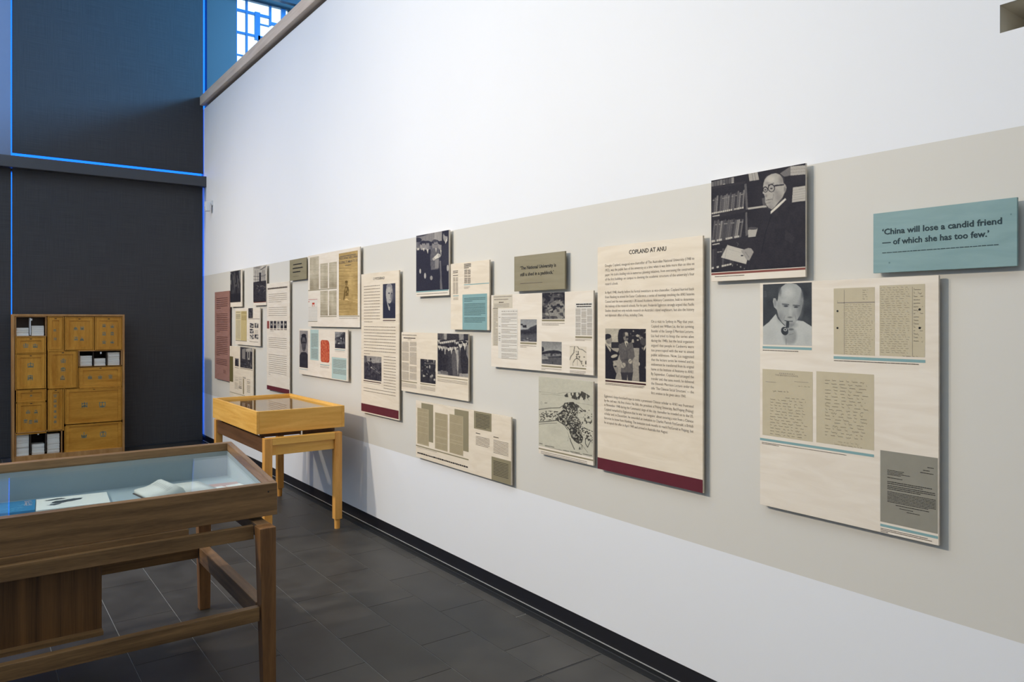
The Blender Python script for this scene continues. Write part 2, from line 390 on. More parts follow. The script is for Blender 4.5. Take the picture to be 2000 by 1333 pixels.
# ------------------------------------------------------------------ small sensor on the wall
sy, sz = on_wall(414, 404)
sn = thing('motion_sensor', (WALL, sy, sz - 0.05), 'small white motion sensor on a bracket high on the wall by the blinds', 'sensor')
box('bracket', WALL - 0.02, WALL, sy - 0.055, sy - 0.02, sz + 0.01, sz + 0.075, M['plastic'], sn, 0.004)
box('arm', WALL - 0.05, WALL - 0.015, sy - 0.045, sy - 0.03, sz + 0.03, sz + 0.048, M['plastic'], sn)
hexa('body', [(WALL - 0.085, sy - 0.035, sz - 0.065), (WALL - 0.03, sy - 0.05, sz - 0.065), (WALL - 0.03, sy + 0.02, sz - 0.065), (WALL - 0.085, sy + 0.03, sz - 0.065),
              (WALL - 0.09, sy - 0.035, sz + 0.06), (WALL - 0.03, sy - 0.05, sz + 0.06), (WALL - 0.03, sy + 0.02, sz + 0.06), (WALL - 0.09, sy + 0.03, sz + 0.06)], M['plastic'], sn, 0.01)
box('lens', WALL - 0.094, WALL - 0.08, sy - 0.02, sy + 0.015, sz - 0.045, sz - 0.005, plain('translucent_lens', (0.55, 0.6, 0.62), 0.25), sn, 0.003)
# ------------------------------------------------------------------ honey coloured display case by the wall
honX = wood('honey_timber_x', srgb(222, 162, 68), srgb(248, 196, 104), (0.5, 7, 7), 0.38)
honY = wood('honey_timber_y', srgb(222, 162, 68), srgb(248, 196, 104), (7, 0.5, 7), 0.38)
honZ = wood('honey_timber_z', srgb(206, 138, 58), srgb(236, 176, 92), (7, 7, 0.5), 0.38)
brn = wood('brown_timber_rail', srgb(88, 58, 34), srgb(118, 82, 52), (7, 0.5, 7), 0.45)
M['case_glass'] = glass('display_glass', (0.95, 0.98, 0.98), 0.04, 1.0)
M['paper'] = plain('white_paper', (0.84, 0.83, 0.77), 0.7, 0, 0.03, 30)
M['lining_warm'] = plain('warm_case_lining', (0.76, 0.62, 0.50), 0.8, 0, 0.05, 40)
M['lining'] = plain('pale_case_lining', (0.40, 0.475, 0.505), 0.7, 0, 0.03, 40)
yc = thing('display_case', (2.07, 6.1, 0), 'honey timber table display case standing against the white wall', 'display case')
X0, X1, Y0, Y1, Z0, Z1 = 1.722, 2.412, 5.50, 6.70, 0.783, 0.952
w = 0.022
box('case_side', X0, X0 + w, Y0, Y1, Z0, Z1, honY, yc, 0.003)
box('case_side', X1 - w, X1, Y0, Y1, Z0, Z1, honY, yc, 0.003)
box('case_end', X0 + w, X1 - w, Y0, Y0 + w, Z0, Z1, honX, yc, 0.003)
box('case_end', X0 + w, X1 - w, Y1 - w, Y1, Z0, Z1, honX, yc, 0.003)
box('case_floor', X0 + w, X1 - w, Y0 + w, Y1 - w, Z0 + 0.004, Z0 + 0.02, M['lining_warm'], yc)
box('glass_top', X0 + w, X1 - w, Y0 + w, Y1 - w, Z1 - 0.026, Z1 - 0.02, M['case_glass'], yc)
LW = 0.058
LY = {0: (5.44, 5.44 + LW), 1: (6.755, 6.755 + LW)}; LX = {0: (1.762, 1.762 + LW), 1: (2.308, 2.308 + LW)}
for i in (0, 1):
    for j in (0, 1):
        lg = box('leg', LX[i][0], LX[i][1], LY[j][0], LY[j][1], 0.075, 0.755, honZ, yc, 0.003)
        cx, cy = sum(LX[i]) / 2, sum(LY[j]) / 2
        cyl('foot', (cx, cy), 0.021, 0.023, 0.0, 0.075, honZ, lg)
for j in (0, 1):
    box('end_rail', LX[0][1], LX[1][0], LY[j][0] + 0.001, LY[j][1] - 0.004, 0.702, 0.755, honX, yc, 0.003)
    box('end_apron', LX[0][1], LX[1][0], LY[j][0] + 0.02, LY[j][0] + 0.04, 0.625, 0.702, honX, yc, 0.002)
for i in (0, 1):
    box('side_rail', LX[i][0] + 0.012, LX[i][0] + 0.036, LY[0][1], LY[1][0], 0.64, 0.75, brn, yc, 0.002)
for yy in (5.56, 6.6):
    box('bearer', LX[0][0] + 0.012, LX[1][1] - 0.012, yy, yy + 0.04, 0.75, Z0, brn, yc)
for yy, a in ((5.50, 2.07),):
    cyl('levelling_pin', (2.06, 5.49), 0.006, 0.006, 0.755, Z0, M['plastic'], yc, 10)
dm = wood('reddish_document', srgb(206, 160, 138), srgb(224, 184, 160), (3, 3, 3), 0.7)
for k, (xa, xb, ya, yb, lab) in enumerate(((1.80, 2.02, 5.72, 6.06, 'brown document lying nearest the aisle in the honey display case'), (2.08, 2.33, 5.64, 6.02, 'brown document lying by the wall in the honey display case'), (1.84, 2.28, 6.18, 6.56, 'wide brown document at the far end of the honey display case'))):
    tag(box('document', xa, xb, ya, yb, Z0 + 0.0205, Z0 + 0.0245, dm, None, 0, ((xa + xb) / 2, (ya + yb) / 2, Z0 + 0.02)), lab, 'document', 'documents in the honey case')

# ------------------------------------------------------------------ walnut display case in the foreground
walX = wood('walnut_x', srgb(84, 62, 38), srgb(150, 116, 76), (0.35, 7, 7), 0.4)
walY = wood('walnut_y', srgb(90, 66, 44), srgb(150, 116, 82), (7, 0.35, 7), 0.4)
walZ = wood('walnut_z', srgb(92, 62, 36), srgb(142, 102, 62), (7, 7, 0.35), 0.4)
walS = wood('striped_walnut_veneer', srgb(48, 30, 16), srgb(122, 86, 48), (9, 9, 0.12), 0.42, 60, 2.4)
wc = thing('display_case', (0.1, 3.85, 0), 'dark walnut display case with sloping glass top in the left foreground', 'display case')
cx0, cx1, cy0, cy1 = -1.05, 1.167, 3.42, 4.165
zb, zf, zr = 0.724, 0.872, 0.966
t = 0.03
def slz(y, d=0.0): return zf + (zr - zf) * (y - cy0) / (cy1 - cy0) - d
def slab(name, x0, x1, y0, y1, zlo, mat, d0=0.0, parent=wc, bev=0.003, thick=None):
    za, zb_ = slz(y0, d0), slz(y1, d0)
    lo0, lo1 = (zlo, zlo) if thick is None else (za - thick, zb_ - thick)
    return hexa(name, [(x0, y0, lo0), (x1, y0, lo0), (x1, y1, lo1), (x0, y1, lo1), (x0, y0, za), (x1, y0, za), (x1, y1, zb_), (x0, y1, zb_)], mat, parent, bev)
slab('case_front', cx0, cx1, cy0, cy0 + t, zb, walX)
slab('case_back', cx0, cx1, cy1 - t, cy1, zb, walX)
slab('case_end', cx0, cx0 + t, cy0 + t, cy1 - t, zb, walY)
slab('case_end', cx1 - t, cx1, cy0 + t, cy1 - t, zb, walY)
gd = 0.034
ZF = 0.79                                        # raised floor of the case
slab('glass_top', cx0 + t, cx1 - t, cy0 + t, cy1 - t, 0, M['case_glass'], gd, wc, 0, 0.006)
box('case_floor', cx0 + t, cx1 - t, cy0 + t, cy1 - t, zb + 0.004, ZF, M['lining'], wc)
e = 0.004
for nm, a in (('lining_panel', (cx0 + t, cx1 - t, cy1 - t - e, cy1 - t)), ('lining_panel', (cx0 + t, cx1 - t, cy0 + t, cy0 + t + e)),
              ('lining_panel', (cx0 + t, cx0 + t + e, cy0 + t + e, cy1 - t - e)), ('lining_panel', (cx1 - t - e, cx1 - t, cy0 + t + e, cy1 - t - e))):
    slab(nm, *a, ZF, M['lining'], gd + 0.0065, wc, 0)
cyl('screw_hole', (0, 0), 0.004, 0.004, 0, 0.002, M['black'], wc, 10)
sh = wc.children[-1]
for v in sh.data.vertices:
    x, y, z = v.co + wc.location; v.co = Vector((1.125 + x, cy0 - 0.0006 + z * 0.2, 0.835 + y)) - wc.location
# trestle: tapered legs outside the box, rails and stretchers
def leg(x0, x1, y0, y1, zt, tx0, tx1, ty0, ty1):
    return hexa('leg', [(tx0, ty0, 0), (tx1, ty0, 0), (tx1, ty1, 0), (tx0, ty1, 0), (x0, y0, zt), (x1, y0, zt), (x1, y1, zt), (x0, y1, zt)], walZ, wc, 0.003)
zl = 0.708
RX0, RX1 = 1.040, 1.112
NY0, NY1, FY0, FY1 = 3.275, 3.352, 4.35, 4.425
for xa, xb, s in ((RX0, RX1, 1), (-1.00, -0.928, -1)):
    for ya, yb, q in ((NY0, NY1, 1), (FY0, FY1, -1)):
        a0, a1 = (xa + 0.016, xb) if s > 0 else (xa, xb - 0.016)
        b0, b1 = (ya, yb - 0.024) if q > 0 else (ya + 0.024, yb)
        leg(xa, xb, ya, yb, zl, a0, a1, b0, b1)
    box('end_rail', xa + 0.012, xb - 0.002, NY1, FY0, zl - 0.055, zl, walY, wc, 0.003)
    box('end_stretcher', xa + 0.006, xb - 0.014, NY1, FY0, 0.278, 0.362, walY, wc, 0.003)
for ya in (3.372, 4.30):
    box('long_rail', -0.93, RX0 + 0.004, ya, ya + 0.028, 0.642, 0.702, walX, wc, 0.002)
for ya in (NY0 + 0.012, FY0 + 0.012):
    box('long_stretcher', -0.93, RX0 + 0.004, ya, ya + 0.035, 0.300, 0.362, walX, wc, 0.003)
for xa in (0.0, 0.60, -0.6):
    box('bearer', xa, xa + 0.05, 3.425, 4.30, 0.655, zb, walY, wc, 0.002)
box('apron', -0.93, 0.775, 3.40, 3.42, 0.655, zb, walX, wc)
# small cupboard under the case
box('cupboard_side', 0.43, 0.45, 3.46, 4.1, 0.35, 0.66, walY, wc)
box('cupboard_side', -0.9, -0.88, 3.46, 4.1, 0.35, 0.66, walY, wc)
box('cupboard_door', -0.22, 0.449, 3.44, 3.46, 0.352, 0.66, walS, wc, 0.002)
box('cupboard_door', -0.9, -0.224, 3.44, 3.46, 0.352, 0.66, walS, wc, 0.002)
box('cupboard_floor', -0.9, 0.45, 3.40, 4.30, 0.350, 0.366, walX, wc)
# exhibits on the floor of the case
zc = ZF + 0.0006
def flat(pts, z0, z1, mat, name, parent=None, at=None):
    v = [(x, y, z0) for x, y in pts] + [(x, y, z1) for x, y in pts]; n = len(pts)
    f = [tuple(range(n - 1, -1, -1)), tuple(range(n, 2 * n))] + [(i, (i + 1) % n, n + (i + 1) % n, n + i) for i in range(n)]
    return mk(name, v, f, mat, parent, at)
blue = plain('blue_cover', srgb(40, 128, 178), 0.45, 0, 0.35, 18)
def quad_from(far_l, far_r, zz, dep):
    a = on_z(*far_l, zz); b = on_z(*far_r, zz)
    ux, uy = b[0] - a[0], b[1] - a[1]; n = math.hypot(ux, uy); nx, ny = uy / n, -ux / n
    dep = min(dep, (min(a[1], b[1]) - (cy0 + t + 0.008)) / max(-ny, 0.1))
    return [(a[0] + nx * dep, a[1] + ny * dep), (b[0] + nx * dep, b[1] + ny * dep), b, a]
q = quad_from((-60, 990), (69.5, 976), zc + 0.01, 0.22)
bk = thing('magazine', (q[0][0], q[0][1], zc), 'bright blue magazine lying in the walnut display case', 'magazine')
flat(q, zc, zc + 0.01, blue, 'cover', bk)
def on_quad(q, u, v):
    a, b, c, d = q
    return tuple((1 - u) * ((1 - v) * a[k] + v * d[k]) + u * ((1 - v) * b[k] + v * c[k]) for k in (0, 1))
pk = plain('pale_pink_ink', (0.75, 0.6, 0.62), 0.5)
for r in range(3):
    vv_, ff_ = [], []
    for cidx in range(2):
        u0 = 0.84 + cidx * 0.06; v0 = 0.84 - r * 0.17
        for st in range(7):
            uu = u0 + random.uniform(-0.012, 0.03); vv = v0 + random.uniform(-0.05, 0.05); du, dv = random.choice(((0.035, 0.02), (0.008, 0.08)))
            n = len(vv_); vv_ += [on_quad(q, uu, vv) + (zc + 0.0104,), on_quad(q, uu + du, vv) + (zc + 0.0104,), on_quad(q, uu + du, vv + dv) + (zc + 0.0104,), on_quad(q, uu, vv + dv) + (zc + 0.0104,)]
            ff_.append((n, n + 1, n + 2, n + 3))
    mk('cover_lettering', vv_, ff_, pk, bk)
lbl = plain('light_blue_ink', srgb(110, 180, 215), 0.5, 0, 0.3, 40)
vv_, ff_ = [], []
for i in range(70):
    u = random.uniform(0.05, 0.8); v = random.uniform(0.1, 0.7); du = random.uniform(0.01, 0.05); dv = random.uniform(0.01, 0.03)
    n = len(vv_); vv_ += [on_quad(q, a, b) + (zc + 0.0103,) for a, b in ((u, v), (u + du, v), (u + du, v + dv), (u, v + dv))]; ff_.append((n, n + 1, n + 2, n + 3))
tag(mk('cover_pattern', vv_, ff_, lbl, bk), kind='stuff')
q = quad_from((71, 976.5), (208, 961.5), zc + 0.012, 0.235)
mg = thing('picture_book', (q[0][0], q[0][1], zc), 'open white picture book with a dark ink landscape in the walnut case', 'book')
flat([q[0], q[1], q[2], q[3]], zc, zc + 0.012, M['paper'], 'pages', mg)
ink = plain('black_ink', (0.03, 0.035, 0.035), 0.6)
for blob in ([(0.1, 0.8), (0.2, 0.86), (0.34, 0.9), (0.42, 0.82), (0.30, 0.76), (0.16, 0.74)], [(0.18, 0.5), (0.25, 0.66), (0.38, 0.68), (0.52, 0.72), (0.66, 0.70), (0.6, 0.56), (0.45, 0.48), (0.3, 0.42)], [(0.14, 0.36), (0.24, 0.44), (0.36, 0.40), (0.25, 0.30)]):
    vv_ = []; n = len(blob) * 4
    for i in range(len(blob)):
        p, r_ = blob[i], blob[(i + 1) % len(blob)]
        for s in range(4):
            f_ = s / 4; vv_.append(on_quad(q, p[0] * (1 - f_) + r_[0] * f_ + random.uniform(-.014, .014), p[1] * (1 - f_) + r_[1] * f_ + random.uniform(-.02, .02)) + (zc + 0.0124,))
    mk('ink_painting', vv_, [tuple(range(n))], ink, mg)
# open book with a lifted, curling left side
def open_book():
    a = on_z(262, 953.5, zc + 0.03); b = on_z(386, 938.5, zc + 0.02)
    ux, uy = b[0] - a[0], b[1] - a[1]; n = math.hypot(ux, uy); ux, uy = ux / n, uy / n; nx, ny = uy, -ux
    o = thing('open_book', (a[0], a[1], zc), 'open hardback book with one side curling up in the walnut case', 'book')
    W_, D_ = n, min(0.24, (min(a[1], b[1]) - (cy0 + t + 0.016)) / max(-ny, 0.1))
    def P_(s, d, z): return (a[0] + ux * s * W_ + nx * d * D_, a[1] + uy * s * W_ + ny * d * D_, zc + z)
    prof = [(0.0, 0.020), (0.06, 0.024), (0.14, 0.026), (0.22, 0.032), (0.30, 0.043), (0.36, 0.052), (0.41, 0.053), (0.45, 0.046), (0.48, 0.030), (0.50, 0.018)]
    rp = [(0.50, 0.018), (0.54, 0.021), (0.62, 0.0195), (0.75, 0.0185), (0.88, 0.017), (1.0, 0.016)]
    for nm, pr, lo in (('page_block', prof, 0.004), ('page_block', rp, 0.004)):
        v, f = [], []; m_ = len(pr)
        for d in (0, 1):
            for s, z in pr: v.append(P_(s, d, z))
            for s, z in pr: v.append(P_(s, d, lo))
        f.append
        for i in range(m_ - 1):
            f.append((i, i + 1, 2 * m_ + i + 1, 2 * m_ + i)); f.append((m_ + i, 2 * m_ + m_ + i, 2 * m_ + m_ + i + 1, m_ + i + 1))
            f.append((i, m_ + i, m_ + i + 1, i + 1)); f.append((2 * m_ + i, 2 * m_ + i + 1, 3 * m_ + i + 1, 3 * m_ + i))
        f.append((0, 2 * m_, 3 * m_, m_)); f.append((m_ - 1, 2 * m_ - 1, 4 * m_ - 1, 3 * m_ - 1))
        mk(nm, v, f, M['paper'], o, None, True)
    flat([P_(-0.015, 1.03, 0)[:2], P_(1.015, 1.03, 0)[:2], P_(1.015, -0.03, 0)[:2], P_(-0.015, -0.03, 0)[:2]], zc, zc + 0.004, plain('dark_book_cover', (0.06, 0.04, 0.035), 0.5), 'cover', o)
    gm = plain('grey_print', (0.5, 0.5, 0.48), 0.7)
    v, f = [], []
    for k in range(9):
        d0 = 0.12 + k * 0.09
        n_ = len(v); v += [P_(0.25, d0, 0.0375), P_(0.33, d0, 0.0485), P_(0.33, d0 + 0.02, 0.0485), P_(0.25, d0 + 0.02, 0.0375)]; f.append((n_, n_ + 1, n_ + 2, n_ + 3))
    mk('print', v, f, gm, o)
open_book()
q = quad_from((396, 948.5), (462, 941), zc + 0.004, 0.16)
tag(flat(q, zc, zc + 0.004, plain('salmon_card', srgb(196, 150, 138), 0.7), 'card', None, (q[0][0], q[0][1], zc)), 'salmon pink card beside the open book in the walnut case', 'card')
q = quad_from((404, 955), (432, 949.5), zc + 0.008, 0.05)
tag(flat(q, zc + 0.004, zc + 0.008, M['paper'], 'caption_card', None, (q[0][0], q[0][1], zc + 0.004)), 'small cream card next to the open book on the salmon card', 'card')
q = quad_from((441, 949), (468, 944.5), zc + 0.008, 0.05)
tag(flat(q, zc + 0.004, zc + 0.008, M['paper'], 'caption_card', None, (q[0][0], q[0][1], zc + 0.004)), 'small cream card near the right end of the walnut case', 'card')

# ------------------------------------------------------------------ cabinet of timber boxes with carved characters
cabF = 10.12; cabB = 10.44
C = lambda zx, zy, y=cabF: on_y(zx / 4.3, 590 + zy / 4.3, y)
yel = wood('amber_timber', srgb(180, 118, 28), srgb(222, 160, 62), (4, 7, 0.5), 0.42, 50, 3)
yelX = wood('amber_timber_x', srgb(180, 118, 28), srgb(222, 160, 62), (0.5, 7, 4), 0.42, 50, 3)
edge = wood('pale_cabinet_edge', srgb(166, 116, 62), srgb(198, 150, 96), (4, 4, 1), 0.45)
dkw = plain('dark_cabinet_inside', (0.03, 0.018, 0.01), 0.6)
teal_ink = plain('verdigris_carving', srgb(104, 134, 124), 0.6, 0, 0.15, 50)
gx0 = C(103, 600)[0]; gx1 = C(1047, 600)[0]; gz1 = 0.5 * (C(103, 100)[1] + C(1047, 110)[1])
kb = thing('box_cabinet', ((gx0 + gx1) / 2, (cabF + cabB) / 2, 0), 'amber timber cabinet of boxed compartments with carved Chinese characters', 'cabinet')
ft = 0.022
box('side_panel', gx0, gx0 + ft, cabF, cabB, 0.0, gz1, edge, kb, 0.002)
box('side_panel', gx1 - ft, gx1, cabF, cabB, 0.0, gz1, edge, kb, 0.002)
box('top_panel', gx0 + ft, gx1 - ft, cabF, cabB, gz1 - ft, gz1, edge, kb, 0.002)
zplinth = C(300, 1290)[1]
box('plinth', gx0 + ft, gx1 - ft, cabF + 0.008, cabB, 0.0, zplinth, edge, kb, 0.002)
box('back_panel', gx0 + ft, gx1 - ft, cabB - 0.01, cabB, zplinth, gz1 - ft, dkw, kb)
M['glyph_n'] = 0
def glyph(parent, x, z, s, y, seed):
    r = random.Random(seed); v, f = [], []
    def q4(x0, x1, z0, z1):
        n = len(v); v.extend([(x + x0 * s, y, z + z0 * s), (x + x1 * s, y, z + z0 * s), (x + x1 * s, y, z + z1 * s), (x + x0 * s, y, z + z1 * s)]); f.append((n, n + 1, n + 2, n + 3))
    w_ = 0.10
    q4(-w_ / 2, w_ / 2, -0.5, 0.5)
    for zz in sorted(r.sample([-0.42, -0.28, -0.12, 0.05, 0.2, 0.36], 3)):
        a = r.uniform(0.25, 0.45); q4(-a, a, zz - w_ / 2, zz + w_ / 2)
    a = r.uniform(0.25, 0.42); b, t_ = sorted((r.uniform(-0.5, -0.05), r.uniform(0.05, 0.45)))
    for sg in (-1, 1): q4(sg * a - w_ / 2, sg * a + w_ / 2, b, t_)
    for sg in (-1, 1):                           # splayed feet
        n = len(v); v.extend([(x + sg * 0.03 * s, y, z - 0.1 * s), (x + sg * 0.10 * s, y, z - 0.1 * s), (x + sg * 0.46 * s, y, z - 0.5 * s), (x + sg * 0.38 * s, y, z - 0.5 * s)]); f.append((n, n + 1, n + 2, n + 3))
    return mk('carved_character', v, f, teal_ink, parent)
def rect(a, b, c, d):                            # zoom-space box -> metric
    x0, z1 = C(a, b); x1, z0 = C(c, d)
    return x0, x1, z0, z1
def compartment(a, b, c, d, chars=(), gs=0.05, opened=False, horiz=False, seed=0):
    x0, x1, z0, z1 = rect(a, b, c, d); t_ = 0.010
    v, f = [], []
    for bx in ((x0, x0 + t_, cabF + 0.012, cabB - 0.012, z0, z1), (x1 - t_, x1, cabF + 0.012, cabB - 0.012, z0, z1),
               (x0 + t_, x1 - t_, cabF + 0.012, cabB - 0.012, z0, z0 + t_), (x0 + t_, x1 - t_, cabF + 0.012, cabB - 0.012, z1 - t_, z1)):
        n = len(v); v += bxv(*bx); f += [tuple(i + n for i in q_) for q_ in BF]
    cb = mk('compartment', v, f, edge if opened else yel, kb)
    if opened: return cb
    m_ = yelX if horiz else yel
    w_ = min(0.034, (x1 - x0) * 0.2, (z1 - z0) * 0.2); i_ = t_ + 0.003; yf = cabF + 0.016
    v, f = [], []
    xa, xb, za, zb_ = x0 + i_, x1 - i_, z0 + i_, z1 - i_
    for bx in ((xa, xa + w_, yf, yf + 0.016, za, zb_), (xb - w_, xb, yf, yf + 0.016, za, zb_), (xa + w_, xb - w_, yf, yf + 0.016, za, za + w_), (xa + w_, xb - w_, yf, yf + 0.016, zb_ - w_, zb_)):
        n = len(v); v += bxv(*bx); f += [tuple(i + n for i in q_) for q_ in BF]
    mk('lid_frame', v, f, m_, cb)
    box('lid_panel', xa + w_, xb - w_, yf + 0.008, yf + 0.014, za + w_, zb_ - w_, m_, cb)
    xm = (xa + xb) / 2
    box('finger_notch', xm - 0.011, xm + 0.011, yf - 0.0008, yf + 0.002, zb_ - w_ * 0.55, zb_ - w_ * 0.3, dkw, cb)
    for k, (gx, gy) in enumerate(chars):
        px_, pz_ = C(gx, gy); glyph(cb, px_, pz_, gs, yf + 0.0074, seed * 31 + k)
    return cb
compartment(127, 121, 392, 292, opened=True)
compartment(129, 293, 388, 434, [(218, 368), (297, 368)], 0.05, seed=1)
compartment(129, 437, 388, 733, [(258, 530), (255, 638)], 0.062, seed=2)
compartment(136, 736, 390, 842, [(262, 790)], 0.026, horiz=True, seed=3)
compartment(134, 843, 390, 1103, [(237, 925), (303, 925), (216, 1003), (258, 1010), (303, 1003)], 0.045, seed=4)
compartment(400, 122, 537, 408, [(462, 240), (465, 312)], 0.032, seed=5)
compartment(543, 125, 792, 408, [(637, 225), (692, 222), (640, 310), (690, 312)], 0.048, seed=6)
compartment(798, 125, 1032, 406, [(877, 200), (945, 202), (877, 267), (945, 267), (877, 336), (945, 334)], 0.046, seed=7)
compartment(402, 412, 654, 728, [(533, 497), (532, 570), (527, 640)], 0.055, seed=8)
compartment(660, 410, 1027, 541, opened=True)
compartment(660, 545, 1027, 722, [(757, 633), (843, 632), (930, 628)], 0.052, horiz=True, seed=9)
compartment(402, 730, 538, 1082, [(465, 790 + 44 * k) for k in range(6)], 0.036, seed=10)
compartment(543, 728, 1030, 1014, [(712, 867), (862, 865)], 0.072, horiz=True, seed=11)
compartment(543, 1025, 1030, 1252, [(708, 1122), (868, 1112)], 0.072, horiz=True, seed=12)
compartment(127, 1103, 524, 1288, opened=True)
# dividers inside the open boxes
for a, b, c, d, m_ in ((250, 136, 260, 280, M['plastic']), (783, 424, 789, 530, dkw), (896, 424, 903, 530, dkw), (252, 1112, 262, 1278, dkw), (382, 1110, 392, 1262, dkw)):
    x0, x1, z0, z1 = rect(a, b, c, d); box('divider', x0, x1, cabF + 0.02, cabB - 0.014, z0, z1, m_, kb)
for a, b in ((265, 150), (849, 430), (322, 1112)):
    x, z = C(a, b); box('white_clip', x - 0.008, x + 0.008, cabF + 0.018, cabF + 0.026, z - 0.01, z + 0.012, M['plastic'], kb)
grey_back = plain('grey_box_back', (0.20, 0.17, 0.15), 0.6)
x0, x1, z0, z1 = rect(138, 132, 380, 282); box('box_back', x0, x1, cabF + 0.25, cabF + 0.256, z0, z1, grey_back, kb)
# stacks of white booklets
ORD = 'topmost second third fourth fifth sixth seventh eighth ninth tenth eleventh twelfth thirteenth fourteenth fifteenth'.split()
def stack(a, b, c, d, n, lab, floor_z):
    x0, x1, z0, z1 = rect(a, b, c, d); z0 = floor_z + 0.0112; th = (z1 - z0) / n; me = None
    for k in range(n):
        if me is None:
            bm = bmesh.new(); add_hexa(bm, bxv(-(x1 - x0) / 2 + 0.004, (x1 - x0) / 2 - 0.004, -0.09, 0.09, 0.0, th * 0.93)); me = bpy.data.meshes.new('booklet'); bm.to_mesh(me); bm.free(); me.materials.append(M['paper'])
        o = bpy.data.objects.new('booklet', me); link(o)
        o.location = ((x0 + x1) / 2 + random.uniform(-.001, .001), cabF + 0.135 + random.uniform(-.006, .006), z0 + k * th)
        od = ORD[n - 1 - k] + (' from the top of' if k < n - 1 else ' in')
        tag(o, lab.replace('booklet in', 'booklet, ' + od), 'booklet', 'booklets in the box cabinet')
for a, bb, c, d, n, lab in (
    (136, 219, 247, 281, 8, 'white booklet in the left stack, top left open compartment'),
    (263, 201, 375, 279, 10, 'white booklet in the right stack, top left open compartment'),
    (674, 456, 780, 531, 9, 'white booklet in the left stack, right hand open compartment'),
    (792, 478, 893, 531, 7, 'white booklet in the middle stack, right hand open compartment'),
    (906, 426, 1012, 530, 12, 'white booklet in the right stack, right hand open compartment'),
    (136, 1122, 248, 1279, 15, 'white booklet in the left stack, bottom open compartment'),
    (266, 1206, 379, 1273, 7, 'white booklet in the middle stack, bottom open compartment'),
    (396, 1117, 506, 1262, 14, 'white booklet in the right stack, bottom open compartment')):
    cz = C(392, 292)[1] if 'top left' in lab else max(C(1027, 541)[1], C(660, 545)[1] - 0.0092) if 'right hand' in lab else max(C(524, 1288)[1], zplinth - 0.0092)
    stack(a, bb, c, d, n, lab, cz)
# ------------------------------------------------------------------ exhibition panels on the long wall
FR = 0.030                                       # front of the boards, out from the wall
def ply(name, c1, c2):
    m, nt, N, L, P = newmat(name)
    g = N.new('ShaderNodeNewGeometry'); mp = N.new('ShaderNodeMapping'); mp.inputs['Scale'].default_value = (1, 1.2, 7)
    L.new(g.outputs['Position'], mp.inputs[0])
    a = N.new('ShaderNodeTexNoise'); a.inputs['Scale'].default_value = 3.0; a.inputs['Detail'].default_value = 5; a.inputs['Distortion'].default_value = 1.2
    L.new(mp.outputs[0], a.inputs['Vector'])
    r = N.new('ShaderNodeValToRGB'); r.color_ramp.elements[0].position = 0.35; r.color_ramp.elements[1].position = 0.65
    r.color_ramp.elements[0].color = c1; r.color_ramp.elements[1].color = c2
    L.new(a.outputs[0], r.inputs[0]); L.new(r.outputs[0], P.inputs['Base Color']); P.inputs['Roughness'].default_value = 0.5; P.inputs['Specular IOR Level'].default_value = 0.3
    return m
B_CREAM = ply('birch_board', (0.72, 0.62, 0.475, 1), (0.79, 0.695, 0.55, 1))
B_WHITE = ply('pale_birch_board', (0.74, 0.655, 0.535, 1), (0.80, 0.725, 0.61, 1))
B_OLIVE = ply('olive_board', (0.255, 0.222, 0.135, 1), (0.285, 0.248, 0.155, 1))
B_TEAL = ply('teal_board', (0.20, 0.325, 0.325, 1), (0.235, 0.365, 0.365, 1))
B_PINK = ply('dusty_rose_board', (0.30, 0.155, 0.125, 1), (0.335, 0.18, 0.15, 1))
pr = lambda n, c, v=0.05: plain(n, c, 0.55, 0, v, 25, 0, 0.25)
I_BLACK = pr('black_print', (0.022, 0.02, 0.02)); I_TEXT = pr('text_print', (0.13, 0.105, 0.085)); I_LINE = pr('soft_text_print', (0.24, 0.20, 0.155)); I_BODY = pr('body_text_print', (0.155, 0.125, 0.10)); I_GREY = pr('grey_print_ink', (0.30, 0.26, 0.21))
I_TEAL = pr('teal_print', (0.22, 0.37, 0.37)); I_PTEAL = pr('pale_teal_print', (0.42, 0.54, 0.50)); I_OLIVE = pr('olive_print', (0.265, 0.23, 0.14)); I_MAROON = pr('maroon_print', (0.115, 0.018, 0.028), 0.15)
I_RED = pr('red_print', (0.5, 0.06, 0.03)); I_PAPER = pr('aged_paper_print', (0.53, 0.46, 0.315), 0.07); I_PAPER2 = pr('grey_paper_print', (0.27, 0.255, 0.205), 0.08)
I_PAPER3 = pr('cream_paper_print', (0.60, 0.54, 0.42), 0.05); I_WHITE = pr('white_paper_print', (0.70, 0.66, 0.58)); I_BROWN = pr('dark_maroon_print', (0.045, 0.012, 0.012))
I_RULE = pr('brown_rule', (0.22, 0.06, 0.045)); I_DTEAL = pr('dark_teal_text', (0.05, 0.10, 0.10)); I_NEWS = pr('newsprint', (0.32, 0.26, 0.155), 0.12)
def photo_mat():
    m, nt, N, L, P = newmat('photographic_print')
    a = N.new('ShaderNodeVertexColor'); a.layer_name = 'print'
    L.new(a.outputs[0], P.inputs['Base Color']); P.inputs['Roughness'].default_value = 0.6; P.inputs['Specular IOR Level'].default_value = 0.12
    return m
PHOTO = photo_mat()
class Crop:                                      # a close-up of the photograph: origin and magnification
    def __init__(s, ox, oy, k): s.ox, s.oy, s.k = ox, oy, k
    def __call__(s, x, y): return s.ox + x / s.k, s.oy + y / s.k
ID = Crop(0, 0, 1)
